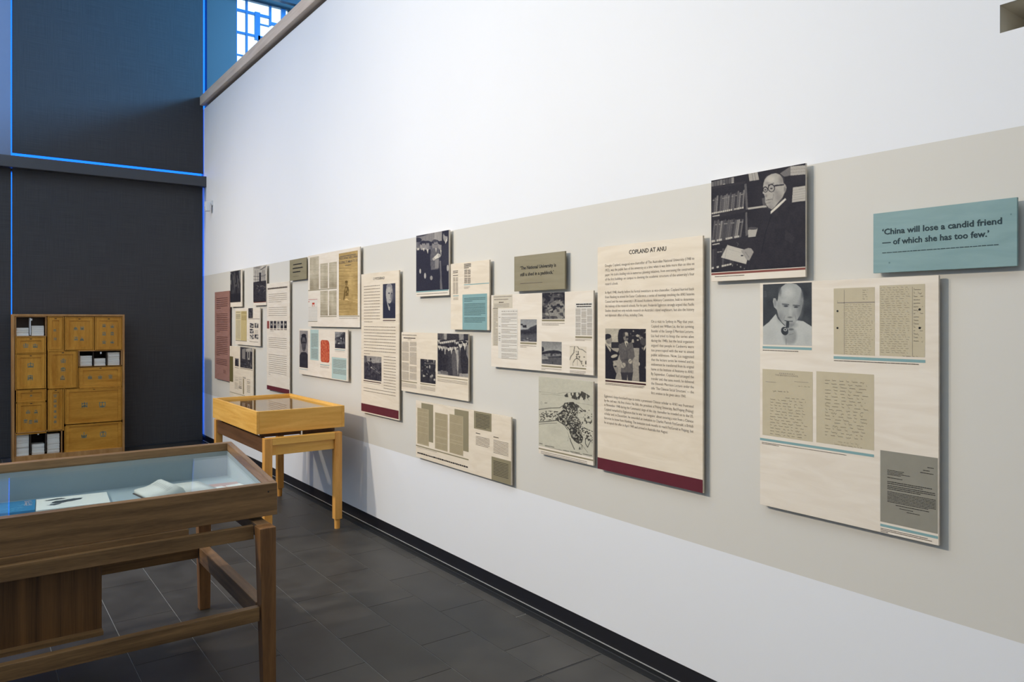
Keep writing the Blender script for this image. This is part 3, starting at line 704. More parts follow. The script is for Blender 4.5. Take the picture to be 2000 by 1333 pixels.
class Panel:
    def __init__(s, c, tl, br, mat, label, name='exhibit_board', cat='display board', group='panels hung along the white wall'):
        s.c = c
        (s.yl, s.zt), (s.yr, s.zb) = s.w(*tl), s.w(*br)
        s.e = thing(name, (WALL, (s.yl + s.yr) / 2, s.zb), label, cat, group)
        x0 = WALL - FR
        box('board', x0, x0 + 0.010, s.yr, s.yl, s.zb, s.zt, mat, s.e, 0.0008)
        dy, dz = (s.yl - s.yr) * 0.22, (s.zt - s.zb) * 0.22
        box('mounting_batten', x0 + 0.010, WALL, s.yr + dy, s.yl - dy, s.zb + dz, s.zt - dz, honY, s.e)
        s.k = 1
    def w(s, x, y, c=None): return on_wall(*(c or s.c)(x, y), FR)
    def x(s, lift=1): return WALL - FR - 0.0004 * lift
    def quad(s, name, y0, y1, z0, z1, mat, lift=1, parent=None):
        x = s.x(lift)
        return mk(name, [(x, y0, z0), (x, y1, z0), (x, y1, z1), (x, y0, z1)], [(0, 1, 2, 3)] if y0 > y1 else [(3, 2, 1, 0)], mat, parent or s.e)
    def rect(s, name, x0, y0, x1, y1, mat, lift=1, c=None):
        ya, za = s.w(x0, y0, c); yb, zb = s.w(x1, y1, c)
        ya, yb = min(ya, s.yl - 0.0003), max(yb, s.yr + 0.0003); za, zb = min(za, s.zt - 0.0003), max(zb, s.zb + 0.0003)
        return s.quad(name, ya, yb, zb, za, mat, lift)
    def words(s, x0, y0, x1, y1, n, mat, fill=0.5, name='text_block', lift=2, c=None, breaks=(), short=(), wl=(2.0, 7.0), seed=1, gap=0.9):
        """lines of print too small to read: TL and BR of the block, n lines, `breaks` = blank lines"""
        r = random.Random(seed * 77 + n); ya, za = s.w(x0, y0, c); yb, zb = s.w(x1, y1, c)
        p = (za - zb) / max(n, 1); v, f = [], []; x = s.x(lift); W = ya - yb
        for i in range(n):
            if i in breaks: continue
            top = za - p * (i + 0.5 - fill / 2); bot = top - p * fill; end = W * (short[i] if isinstance(short, dict) and i in short else 1.0)
            u = 0.0
            while u < end - 0.002:
                l = min(r.uniform(*wl) * p * 0.34, end - u); h = r.uniform(0.0, 0.16) * p * fill
                k = len(v); v += [(x, ya - u, bot), (x, ya - u - l, bot), (x, ya - u - l, top - h), (x, ya - u, top - h)]; f.append((k, k + 1, k + 2, k + 3))
                u += l + p * 0.16 * gap
        return mk(name, v, f, mat, s.e)
    def script(s, x0, y0, x1, y1, n, mat, name='handwriting', c=None, seed=1, lift=2, wt=0.10, indent=(), density=0.75, amp=0.34):
        """handwritten lines drawn as thin zig-zag ribbons"""
        r = random.Random(seed); ya, za = s.w(x0, y0, c); yb, zb = s.w(x1, y1, c)
        p = (za - zb) / n; x = s.x(lift); v, f = [], []; W = ya - yb; th = p * wt
        for i in range(n):
            u = indent[i] * W if i < len(indent) else 0.0; base = za - p * (i + 0.75)
            end = W * r.uniform(0.86, 1.0)
            while u < end:
                wl_ = r.uniform(0.5, 2.2) * p; pts = []; t_ = 0.0; q = 0
                tall = r.random() < 0.5
                while t_ < wl_ and u + t_ < end:
                    a = amp * p * r.uniform(0.35, 0.75) if not (tall and q == 1) else amp * p * 1.7
                    if r.random() < 0.06: a = -amp * p * 0.8
                    pts.append((u + t_, base + (a if q % 2 else r.uniform(-0.03, 0.05) * p))); t_ += p * r.uniform(0.08, 0.17); q += 1
                for (ua, a), (ub, b) in zip(pts, pts[1:]):
                    k = len(v); v += [(x, ya - ua, a - th / 2), (x, ya - ub, b - th / 2), (x, ya - ub, b + th / 2), (x, ya - ua, a + th / 2)]; f.append((k, k + 1, k + 2, k + 3))
                u += wl_ + p * r.uniform(0.35, 0.9) / density * 0.75
        return mk(name, v, f, mat, s.e)
    def text(s, body, x0, y0, x1, mat, size=None, name='lettering', c=None, lift=2, bold=0.0, anchor='l', ycap=None):
        """one line of lettering: (x0, y0) = left end of the baseline, x1 = right end; size = cap height in metres if no x1"""
        ya, za = s.w(x0, y0, c)
        v, f, wd, cap = glyphs(body, bold)
        if ycap is not None: hz = (s.w(x0, ycap, c)[1] - za) / cap
        else: hz = size / cap
        hx = (ya - s.w(x1, y0, c)[0]) / wd if x1 is not None else hz
        return [(s.x(lift), ya - a * hx, za + b * hz) for a, b in v], f
    def lettering(s, lines, mat, name='lettering'):
        v, f = [], []
        for lv, lf in lines:
            k = len(v); v += lv; f += [tuple(i + k for i in q) for q in lf]
        return mk(name, v, f, mat, s.e)
    def photo(s, x0, y0, x1, y1, fn, c=None, name='photograph', dark=(30, 29, 38), light=(228, 220, 202), dens=1.15, seed=1, lift=1):
        c = c or s.c
        ya, za = s.w(x0, y0, c); yb, zb = s.w(x1, y1, c)
        ya, yb = min(ya, s.yl - 0.0004), max(yb, s.yr + 0.0004); za, zb = min(za, s.zt - 0.0004), max(zb, s.zb + 0.0004)
        px = (np.array(project(WALL - FR, ya, za)) - np.array(project(WALL - FR, yb, zb)))
        nx = max(8, int(abs(px[0]) * dens)); ny = max(8, int(abs(px[1]) * dens))
        S = 2
        uu = (np.arange(nx * S) + 0.5) / (nx * S); vv = (np.arange(ny * S) + 0.5) / (ny * S)
        U, Vv = np.meshgrid(uu, vv)
        yy = ya + (yb - ya) * U; zz = za + (zb - za) * Vv; xx = WALL - FR
        dep = ST * xx + CT * yy; X = (1000 + FPX * (CT * xx - ST * yy) / dep - c.ox) * c.k; Y = (HOR - FPX * (zz - H) / dep - c.oy) * c.k
        p = Paint(X, Y, seed); fn(p)
        img = p.V.reshape(ny, S, nx, S).mean(axis=(1, 3)); img = np.clip(img, 0, 1)
        lin = lambda q: np.where(q <= 0.04045, q / 12.92, ((q + 0.055) / 1.055) ** 2.4)
        d_, l_ = np.array(dark) / 255.0, np.array(light) / 255.0
        col = lin(d_ + (l_ - d_) * img[..., None]) if p.RGB is None else lin(np.clip(p.RGB.reshape(ny, S, nx, S, 3).mean(axis=(1, 3)), 0, 1))
        # one quad per sample, coloured per face corner pair through its vertices
        gx, gz = np.meshgrid(np.linspace(ya, yb, nx), np.linspace(za, zb, ny))
        co = np.stack([np.full(gx.size, s.x(lift)), gx.ravel(), gz.ravel()], 1) - np.array(origin(s.e))
        idx = np.arange(nx * ny).reshape(ny, nx)
        q = np.stack([idx[:-1, :-1], idx[1:, :-1], idx[1:, 1:], idx[:-1, 1:]], -1).reshape(-1, 4)
        me = bpy.data.meshes.new(name); me.from_pydata(co.tolist(), [], q.tolist()); me.update()
        at = me.color_attributes.new('print', 'FLOAT_COLOR', 'POINT')
        at.data.foreach_set('color', np.concatenate([col.reshape(-1, 3), np.ones((nx * ny, 1))], 1).astype(np.float32).ravel())
        me.materials.append(PHOTO)
        o = bpy.data.objects.new(name, me); link(o, s.e); return o
class Paint:                                     # flat picture content, in the coordinates of a close-up
    def __init__(s, X, Y, seed): s.X, s.Y, s.V, s.RGB, s.r = X, Y, np.zeros_like(X), None, np.random.default_rng(seed)
    def bg(s, v): s.V[:] = v
    def inside(s, pts):
        m = np.zeros(s.X.shape, bool); n = len(pts)
        for i in range(n):
            (x1, y1), (x2, y2) = pts[i], pts[(i + 1) % n]
            if y1 == y2: continue
            c = (y1 > s.Y) != (y2 > s.Y)
            m ^= c & (s.X < (x2 - x1) * (s.Y - y1) / (y2 - y1) + x1)
        return m
    def poly(s, v, *pts, a=1.0):
        m = s.inside(pts); s.V[m] = s.V[m] * (1 - a) + v * a
    def ell(s, v, cx, cy, rx, ry, a=1.0, soft=0.0, rot=0.0):
        c, d = math.cos(rot), math.sin(rot); dx, dy = s.X - cx, s.Y - cy
        q = np.sqrt(((dx * c + dy * d) / rx) ** 2 + ((-dx * d + dy * c) / ry) ** 2)
        w = (q < 1).astype(float) if soft == 0 else np.clip((1 - q) / soft, 0, 1)
        s.V[:] = s.V * (1 - w * a) + v * w * a
    def grad(s, v0, v1, y0, y1, *pts):
        m = s.inside(pts) if pts else np.ones(s.X.shape, bool); t_ = np.clip((s.Y - y0) / (y1 - y0), 0, 1); s.V[m] = (v0 + (v1 - v0) * t_)[m]
    def vn(s, sx, sy, seed=0):                   # value noise
        r = np.random.default_rng(seed + 99); g = r.random((64, 64)); u = s.X / sx; v = s.Y / sy
        i, j = np.floor(u).astype(int), np.floor(v).astype(int); a, b = u - i, v - j; a = a * a * (3 - 2 * a); b = b * b * (3 - 2 * b)
        G_ = lambda p, q: g[q % 64, p % 64]
        return (G_(i, j) * (1 - a) + G_(i + 1, j) * a) * (1 - b) + (G_(i, j + 1) * (1 - a) + G_(i + 1, j + 1) * a) * b
    def noise(s, amp, sx, sy=None, seed=0, pts=None):
        n = (s.vn(sx, sy or sx, seed) - 0.5) * 2 * amp
        if pts is None: s.V += n
        else: m = s.inside(pts); s.V[m] += n[m]
    def blobs(s, v, sx, th, seed=0, pts=None, sy=None, a=1.0):
        m = s.vn(sx, sy or sx, seed) > th
        if pts is not None: m &= s.inside(pts)
        s.V[m] = s.V[m] * (1 - a) + v * a
    def line(s, v, th, *pts):
        for (x1, y1), (x2, y2) in zip(pts, pts[1:]):
            L2 = (x2 - x1) ** 2 + (y2 - y1) ** 2 + 1e-9; t_ = np.clip(((s.X - x1) * (x2 - x1) + (s.Y - y1) * (y2 - y1)) / L2, 0, 1)
            m = (s.X - x1 - t_ * (x2 - x1)) ** 2 + (s.Y - y1 - t_ * (y2 - y1)) ** 2 < (th / 2) ** 2; s.V[m] = v
    def man(s, x, y, h, suit=0.06, face=0.62, w=1.0, shirt=True):      # a standing figure in a suit: (x, y) top of the head, h height
        hw = h * 0.062; s.poly(suit, (x - 2.1 * hw * w, y + 0.21 * h), (x - hw * .5, y + 0.16 * h), (x + hw * .5, y + 0.16 * h), (x + 2.1 * hw * w, y + 0.21 * h), (x + 2.2 * hw * w, y + 0.55 * h), (x + 1.5 * hw * w, y + h), (x - 1.5 * hw * w, y + h), (x - 2.2 * hw * w, y + 0.55 * h))
        if shirt: s.poly(0.8, (x - hw * .45, y + 0.155 * h), (x + hw * .45, y + 0.155 * h), (x, y + 0.30 * h))
        s.ell(face, x, y + 0.085 * h, hw, 0.085 * h); s.ell(0.08, x, y + 0.028 * h, hw * 1.02, 0.04 * h)
        s.ell(face * .55, x + hw * .35, y + 0.10 * h, hw * .5, 0.05 * h, .6, .6)
    def books(s, x0, x1, t0, t1, b0, b1, n, lo=.1, hi=.6, lean=0.0, label=True):
        for i in range(n):
            a, b = i / n, (i + 0.86) / n; v = s.r.uniform(lo, hi); k = s.r.uniform(0, .12)
            X = lambda q: x0 + (x1 - x0) * q; T = lambda q: t0 + (t1 - t0) * q; Bq = lambda q: b0 + (b1 - b0) * q
            hgt = Bq(a) - T(a)
            s.poly(v, (X(a) + lean, T(a) + k * hgt), (X(b) + lean, T(b) + k * hgt), (X(b), Bq(b)), (X(a), Bq(a)))
            if label: s.poly(.8, (X(a), Bq(a) - .10 * hgt), (X(b), Bq(b) - .10 * hgt), (X(b), Bq(b) - .01 * hgt), (X(a), Bq(a) - .01 * hgt), a=s.r.choice([0, 1, 1]))
            if s.r.random() < .5: s.poly(.55, (X(a) + lean * .8, T(a) + .2 * hgt), (X(b) + lean * .8, T(b) + .2 * hgt), (X(b) + lean * .75, T(b) + .25 * hgt), (X(a) + lean * .75, T(a) + .25 * hgt))
_gc = {}
def glyphs(body, bold=0.0):
    """outline of a line of lettering as a flat mesh, left end of its baseline at 0"""
    key = (body, bold)
    if key in _gc: return _gc[key]
    cu = bpy.data.curves.new('lettering', 'FONT'); cu.body = body; cu.size = 1.0; cu.resolution_u = 2; cu.offset = bold; cu.fill_mode = 'FRONT'; cu.dimensions = '2D'
    o = bpy.data.objects.new('lettering', cu); COL.objects.link(o)
    dg = bpy.context.evaluated_depsgraph_get(); me = bpy.data.meshes.new_from_object(o.evaluated_get(dg))
    v = [(a.co.x, a.co.y) for a in me.vertices]; f = [tuple(p.vertices) for p in me.polygons]
    bpy.data.objects.remove(o); bpy.data.curves.remove(cu); bpy.data.meshes.remove(me)
    lo = min(a for a, _ in v); hi = max(a for a, _ in v); v = [(a - lo, b) for a, b in v]
    _gc[key] = (v, f, hi - lo, 0.70); return _gc[key]

def strip(p, x0, y0, x1, th, mat, c=None, name='caption_rule', lift=1):   # level strip: top left corner, right end, thickness (close-up px)
    ya, za = p.w(x0, y0, c); zb_ = p.w(x0, y0 + th, c)[1]; yb = p.w(x1, y0, c)[0]
    yb = max(yb, p.yr + 0.0003); ya = min(ya, p.yl - 0.0003)
    return p.quad(name, ya, yb, max(zb_, p.zb + 0.0003), za, mat, lift)
def line_words(p, x0, y0, x1, th, mat, c=None, n=1, **k):                 # level block of small print: top left, right end, height
    ya, za = p.w(x0, y0, c); zb_ = p.w(x0, y0 + th, c)[1]; yb = p.w(x1, y0, c)[0]
    a = project(WALL - FR, ya, za); b = project(WALL - FR, yb, zb_)
    return p.words(a[0], a[1], b[0], b[1], n, mat, c=ID, **k)
# ---- 1. dark portrait beside bookshelves
c = Crop(1370, 300, 5.126)
p = Panel(c, (98, 272), (1042, 1236), B_WHITE, 'photo panel of a bald man in glasses holding a book by bookshelves', 'photo_panel')
def fn(P):
    P.bg(.06); P.noise(.03, 120, seed=1)
    P.books(100, 330, 285, 235, 335, 295, 8, .15, .7); P.poly(.10, (98, 340), (440, 280), (440, 300), (98, 360))
    P.books(104, 425, 432, 362, 612, 552, 17, .10, .5, 14); P.poly(.09, (98, 620), (445, 560), (445, 585), (98, 650))
    P.books(104, 400, 664, 640, 893, 836, 17, .12, .62, 26); P.poly(.09, (98, 900), (445, 850), (445, 875), (98, 930))
    P.books(104, 330, 945, 925, 1160, 1110, 9, .06, .25, 6)
    for a, b in ((112, 626), (112, 908)): P.poly(.75, (a, b), (a + 72, b - 14), (a + 72, b - 2), (a, b + 10))
    P.poly(.32, (430, 310), (452, 302), (468, 560), (446, 565)); P.poly(.34, (440, 592), (458, 586), (465, 818), (442, 828))
    P.poly(.70, (470, 200), (560, 182), (578, 265), (482, 280)); P.line(.3, 3, (505, 195), (520, 272)); P.line(.3, 3, (530, 190), (545, 268))
    P.poly(.74, (462, 545), (648, 520), (656, 538), (468, 562)); P.poly(.72, (466, 765), (565, 745), (542, 830), (469, 838)); P.ell(.25, 515, 750, 48, 14)
    P.poly(.72, (890, 132), (1048, 120), (1048, 210), (890, 224)); P.poly(.42, (785, 202), (890, 132), (890, 222), (830, 236)); P.line(.5, 3, (890, 165), (1045, 152)); P.line(.5, 3, (890, 195), (1045, 182))
    P.poly(.76, (915, 342), (1040, 325), (1040, 474), (905, 492))
    for k in range(5): P.line(.55, 3, (915, 370 + k * 24), (1040, 352 + k * 24))
    P.poly(.3, (605, 450), (640, 440), (660, 520), (615, 520))
    # suit
    P.poly(.075, (690, 612), (760, 545), (845, 470), (880, 492), (1050, 505), (1050, 1145), (470, 1175), (520, 960), (565, 770), (610, 690))
    P.noise(.02, 30, 60, 3, [(690, 612), (880, 492), (1050, 505), (1050, 1145), (470, 1175), (565, 770)])
    P.poly(.11, (840, 760), (930, 840), (910, 900), (830, 860)); P.line(.02, 8, (700, 620), (640, 800), (600, 1000))
    # head
    P.poly(.70, (622, 300), (634, 262), (660, 232), (700, 208), (745, 200), (785, 214), (812, 250), (822, 300), (838, 312), (851, 340), (845, 372), (828, 402), (812, 440), (770, 490), (735, 535), (705, 560), (672, 545), (652, 520), (638, 488), (636, 440), (628, 412), (612, 398), (622, 366), (618, 330))
    P.ell(.84, 695, 260, 66, 48, .8, .7); P.ell(.46, 800, 270, 36, 70, .7, .9); P.ell(.44, 662, 300, 34, 20, .4, .8); P.ell(.46, 745, 385, 40, 40, .4, .9); P.ell(.40, 690, 540, 50, 30, .5, .9); P.ell(.50, 770, 440, 50, 70, .6, .7); P.ell(.58, 700, 500, 46, 48, .5, .7)
    P.ell(.52, 834, 360, 15, 42, .8, .5); P.ell(.34, 836, 362, 6, 22, .6, .5); P.ell(.42, 648, 425, 16, 22, .6, .7)
    P.ell(.06, 700, 348, 36, 41); P.ell(.66, 700, 350, 28, 33); P.ell(.06, 640, 362, 25, 30); P.ell(.62, 640, 364, 18, 22)
    P.poly(.05, (730, 318), (826, 308), (826, 320), (732, 332)); P.line(.05, 8, (660, 352), (668, 348)); P.line(.25, 7, (668, 318), (722, 300))
    P.ell(.14, 700, 352, 13, 7); P.ell(.14, 640, 366, 10, 6); P.line(.30, 6, (648, 470), (672, 464), (706, 458)); P.line(.45, 5, (648, 500), (690, 492)); P.line(.45, 4, (722, 410), (712, 470))
    P.poly(.92, (688, 612), (694, 580), (765, 512), (838, 448), (848, 462), (770, 540)); P.poly(.06, (676, 575), (694, 570), (692, 618), (680, 600))
    # book in the hands
    P.poly(.80, (198, 1040), (262, 915), (330, 935), (482, 975), (448, 1106), (330, 1076)); P.line(.62, 4, (262, 915), (236, 1046)); P.line(.65, 3, (280, 960), (440, 1004))
    P.poly(.62, (395, 972), (470, 945), (500, 950), (524, 985), (480, 1070), (452, 1064), (420, 1010)); P.ell(.08, 408, 1022, 14, 7); P.line(.4, 4, (440, 985), (478, 1040)); P.line(.3, 5, (355, 890), (372, 905), (360, 925))
    P.blobs(.5, 18, .78, 5, [(310, 1100), (450, 1110), (430, 1160), (310, 1130)]); P.noise(.02, 8, seed=8)
p.photo(98, 272, 1042, 1134, fn, dens=1.25)
strip(p, 100, 1200, 1041, 20, I_RULE)
line_words(p, 135, 1228, 430, 13, I_TEXT, None, 1, fill=.5, name='caption', wl=(4, 14))
# ---- 2. teal quotation
c = Crop(1680, 370, 6.25)
p = Panel(c, (160, 300), (1916, 936), B_TEAL, 'teal quotation panel about a candid friend, at the far right', 'quotation_panel')
dk = pr('dark_teal_lettering', (0.010, 0.035, 0.045))
p.lettering([p.text('‘China will lose a candid friend', 270, 556, 1732, dk, bold=0.022, ycap=487), p.text('— of which she has too few.’', 270, 682, 1575, dk, bold=0.022, ycap=613)], dk)
line_words(p, 270, 768, 1690, 20, dk, None, 1, fill=.42, name='caption', wl=(3, 10), gap=2.2, seed=2)
for a, b in ((357, 897), (1842, 305)): p.rect('mark', a - 9, b - 8, a + 9, b + 8, pr('faint_mark', (0.12, 0.22, 0.22)))
# ---- 3. large panel with portrait and letters
c = Crop(1470, 540, 5.263)
p = Panel(c, (76, 74), (1912, 2772), B_WHITE, 'large cream panel with a pipe smoker portrait and handwritten letters', 'exhibit_board')
def fn(P):
    P.bg(.11); P.noise(.05, 90, seed=2); P.poly(.25, (115, 150), (140, 150), (150, 215), (115, 220), a=.6)
    P.poly(.78, (100, 525), (170, 470), (225, 405), (240, 388), (262, 440), (330, 510), (430, 470), (455, 452), (520, 462), (615, 522), (615, 725), (100, 725))
    P.ell(.70, 180, 600, 90, 120, .5, .8); P.ell(.70, 560, 640, 60, 90, .5, .8)
    P.poly(.66, (262, 232), (268, 178), (296, 112), (340, 80), (392, 72), (450, 84), (494, 122), (512, 180), (520, 250), (505, 330), (490, 390), (455, 455), (425, 500), (390, 528), (345, 515), (300, 470), (268, 415), (250, 345), (222, 318), (210, 262), (215, 228), (236, 226), (252, 262))
    P.ell(.82, 370, 170, 85, 85, .8, .7); P.ell(.45, 505, 250, 28, 90, .7, .6); P.ell(.32, 282, 160, 22, 60, .75, .7); P.ell(.30, 508, 185, 16, 60, .8, .7); P.ell(.50, 470, 380, 50, 100, .5, .8)
    P.ell(.46, 232, 275, 16, 46, .7, .5); P.ell(.78, 330, 250, 60, 26, .5, .7); P.ell(.38, 490, 330, 45, 120, .65, .9); P.ell(.42, 285, 420, 50, 80, .6, .9); P.ell(.36, 400, 500, 80, 40, .6, .9); P.ell(.48, 425, 395, 26, 40, .5, .9); P.ell(.55, 270, 300, 24, 70, .5, .9)
    P.ell(.30, 340, 300, 42, 24, .7, .8); P.ell(.28, 445, 310, 40, 24, .7, .8); P.ell(.10, 343, 308, 22, 7); P.ell(.10, 445, 318, 20, 7); P.line(.22, 9, (305, 286), (372, 292)); P.line(.22, 9, (415, 298), (482, 304))
    P.ell(.76, 388, 365, 22, 60, .7, .7); P.ell(.28, 384, 422, 34, 11, .8, .6); P.line(.16, 8, (330, 455), (365, 462), (410, 462)); P.line(.5, 5, (335, 400), (318, 450)); P.line(.45, 5, (440, 405), (448, 455))
    P.poly(.10, (348, 458), (378, 458), (374, 530), (340, 535)); P.ell(.40, 385, 612, 84, 104, .7, .5); P.ell(.60, 385, 608, 66, 86, 1, .35); P.ell(.56, 420, 640, 30, 60, .6, .7); P.line(.40, 5, (372, 600), (420, 590)); P.line(.42, 5, (345, 640), (345, 700))
    P.ell(.08, 330, 562, 36, 44, rot=-.4); P.ell(.72, 336, 548, 18, 17); P.ell(.12, 336, 548, 10, 9); P.ell(.25, 395, 545, 34, 14, .8, .5); P.noise(.015, 10, seed=4)
p.photo(107, 84, 608, 717, fn, dark=(40, 44, 50), light=(226, 226, 216), dens=1.3)
strip(p, 103, 718, 608, 24, I_TEAL)
line_words(p, 105, 752, 470, 14, I_TEXT, None, 1, fill=.5, name='caption', wl=(4, 14), seed=4)
for x0, y0, x1, y1, m, k in ((834, 126, 1256, 818, I_PAPER, 0), (1305, 96, 1772, 834, I_PAPER, 1), (102, 110, 618, 862, I_PAPER, 2), (655, 134, 1248, 950, I_PAPER, 3)):
    cc = None if k < 2 else Crop(1470, 700, 5.263)
    p.rect('letter_print', x0, y0, x1, y1, m, 1, cc)
p.rect('ruled_line', 940, 140, 944, 806, I_GREY, 2); p.rect('ruled_line', 1641, 108, 1645, 820, I_GREY, 2); p.rect('ruled_line', 870, 268, 1256, 271, I_GREY, 2)
p.rect('ruled_line', 872, 250, 875, 270, I_GREY, 2)
hw = pr('ink_handwriting', (0.06, 0.05, 0.04))
p.script(950, 280, 1240, 812, 25, hw, seed=5, density=.6, wt=.075); p.script(1130, 130, 1190, 240, 5, hw, seed=6); p.script(1315, 106, 1625, 800, 30, hw, seed=7, density=.6, wt=.075); p.script(1655, 115, 1755, 680, 16, hw, seed=8, density=.4)
p.script(1540, 806, 1712, 836, 1, hw, seed=9)
for a, b in ((873, 358), (873, 532), (1718, 341), (1718, 532)):
    yy, zz = p.w(a, b); r_ = 0.004; p_x = p.x(2)
    mk('punch_hole', [(p_x, yy - r_ * math.cos(q * math.pi / 6), zz + r_ * math.sin(q * math.pi / 6)) for q in range(12)], [tuple(range(12))], I_BLACK, p.e)
strip(p, 833, 821, 1776, 28, I_TEAL)
line_words(p, 836, 858, 1708, 15, I_TEXT, None, 1, fill=.5, name='caption', wl=(4, 14), seed=5)
c2 = Crop(1470, 700, 5.263)
p.lettering([p.text('THE BRITISH COUNCIL', 232, 180, 470, I_GREY, c=c2, ycap=163)], I_GREY, 'letterhead')
line_words(p, 275, 148, 432, 14, I_GREY, c2, 1, fill=.7, name='letterhead_initials', wl=(2, 3), gap=4, seed=2); line_words(p, 135, 236, 240, 9, I_GREY, c2, 1, fill=.5, name='letterhead_address', wl=(6, 20), seed=3); line_words(p, 430, 236, 580, 9, I_GREY, c2, 1, fill=.5, name='letterhead_address', wl=(6, 20), seed=4)
p.script(470, 275, 600, 306, 1, hw, c=c2, seed=10); p.script(208, 318, 385, 362, 1, hw, c=c2, seed=11, amp=.42)
p.script(180, 374, 570, 840, 14, hw, c=c2, seed=12, density=.62, indent=(.42,), amp=.32, wt=.08); p.script(745, 205, 1200, 860, 18, hw, c=c2, seed=13, density=.5, indent=(0, 0, .18, 0, 0, 0, 0, 0, 0, 0, 0, 0, 0, .22), amp=.34, wt=.08)
p.script(840, 836, 1150, 940, 2, hw, c=c2, seed=14, density=1.2, indent=(.12, 0), amp=.5, wt=.06)
strip(p, 75, 818, 1248, 24, I_TEAL, c2)
line_words(p, 95, 858, 965, 24, I_TEXT, c2, 2, fill=.42, name='caption', wl=(6, 18), short={1: .22})
c3 = Crop(1690, 860, 6.056)
p.rect('letter_print', 178, 118, 859, 1112, I_PAPER2, 1, c3)
line_words(p, 735, 318, 812, 14, I_BLACK, c3, name='typing', fill=.6); line_words(p, 685, 350, 762, 14, I_BLACK, c3, name='typing', fill=.6); line_words(p, 650, 374, 808, 16, I_BLACK, c3, name='typing', fill=.5)
line_words(p, 262, 345, 530, 66, I_BLACK, c3, 4, name='typing', fill=.42, short={0: .75, 1: .7, 3: .6}); line_words(p, 262, 432, 440, 16, I_BLACK, c3, name='typing', fill=.5)
line_words(p, 262, 478, 790, 40, I_BLACK, c3, 2, name='typing', fill=.45, short={1: .8}); line_words(p, 262, 524, 830, 58, I_BLACK, c3, 3, name='typing', fill=.45, short={2: .7}); line_words(p, 262, 598, 835, 135, I_BLACK, c3, 8, name='typing', fill=.45, short={7: .85})
line_words(p, 360, 764, 755, 16, I_BLACK, c3, name='typing', fill=.5); line_words(p, 405, 806, 570, 14, I_BLACK, c3, name='typing', fill=.5); line_words(p, 490, 850, 645, 14, I_BLACK, c3, name='typing', fill=.5)
strip(p, 178, 988, 861, 30, I_TEAL, c3); line_words(p, 182, 1032, 790, 54, I_TEXT, c3, 3, fill=.42, name='caption', wl=(4, 12), short={0: .92, 2: .15})
# ---- 4. tall text panel
c = Crop(1150, 440, 5.128)
p = Panel(c, (88, 224), (1142, 2688), B_CREAM, 'tall cream text panel headed COPLAND AT ANU with a dark red foot', 'text_panel')
cb_ = Crop(1150, 620, 3.704)
p.lettering([p.text('COPLAND AT ANU', 404, 292, 776, I_BLACK, bold=0.014, ycap=250)], I_BLACK, 'heading')
def para(x0, x1, y0, y1, lines, cc, last=1.0):
    """justified paragraph: left and right column edge, baselines of its first and last line at the left edge"""
    za = p.w(x0, y0, cc)[1]; zb_ = p.w(x0, y1, cc)[1]; out = []; n = len(lines)
    ya = p.w(x0, y0, cc)[0]; yb = p.w(x1, y0, cc)[0]
    for i, l in enumerate(lines):
        z = za + (zb_ - za) * i / max(n - 1, 1); v, f, wd, cap = glyphs(l, -0.007); hz = 0.0130 / cap
        hx = (ya - yb) / wd if i < n - 1 or last == 1.0 else (ya - yb) * last / wd
        out.append(([(p.x(2), ya - a * hx, z + b * hz) for a, b in v], f))
    return p.lettering(out, I_BODY, 'text_block')
para(165, 1057, 420, 602, ['Douglas Copland, inaugural vice-chancellor of The Australian National University (1948 to', '1953), was the public face of the university at a time when it was little more than an idea on', 'paper. He took a leading role in numerous planning initiatives, from overseeing the construction', 'of the first buildings on campus to devising the academic structure of the university’s four', 'research schools.'], c, .16)
para(165, 1055, 688, 915, ['In April 1948, shortly before his formal investiture as vice-chancellor, Copland hurried back', 'from Nanking to attend the Easter Conference, a series of meetings involving the ANU Interim', 'Council and the new university’s UK-based Academic Advisory Committee, held to determine', 'the makeup of the research schools. For his part, Frederick Eggleston strongly argued that Pacific', 'Studies should not only include research on Australia’s island neighbours, but also the history', 'and diplomatic affairs of Asia, including China.'], c, .46)
para(452, 760, 40, 556, ['On a visit to Sydney in May that year,', 'Copland met William Liu, the last surviving', 'founder of the George E Morrison Lectures.', 'Liu had tried to keep the series alive', 'during the 1940s, but the local organisers', 'argued that people in Canberra were', 'too preoccupied with the war to attend', 'public addresses. Now, Liu suggested', 'that the lecture series be revived and its', 'endowment be transferred from its original', 'home at the Institute of Anatomy to ANU.', 'By September, Copland had arranged the', 'transfer and, that same month, he delivered', 'the Eleventh Morrison Lecture under the', 'title ‘The Chinese Social Structure’ — the', 'first oration to be given since 1941.'], cb_, .83)
para(113, 757, 578, 768, ['Eggleston’s long-cherished hope to invite a prominent Chinese scholar to ANU was frustrated', 'by the civil war. His first choice, Hu Shih, the president of Peking University, fled Peiping (Peking)', 'in November 1948 during the Communist siege of the city; thereafter he traveled on to the US.', 'Copland remarked to Eggleston that he was ‘not sanguine’ about securing a visit from a Chinese', 'scholar and, in December, he extended an invitation to Charles Patrick FitzGerald, a British', 'historian he knew from Nanking. The invitation took months to reach FitzGerald in Peiping, but', 'he accepted the offer in April 1949 and arrived in Australia that August.'], cb_, .74)
cp_ = Crop(1170, 630, 9.52)
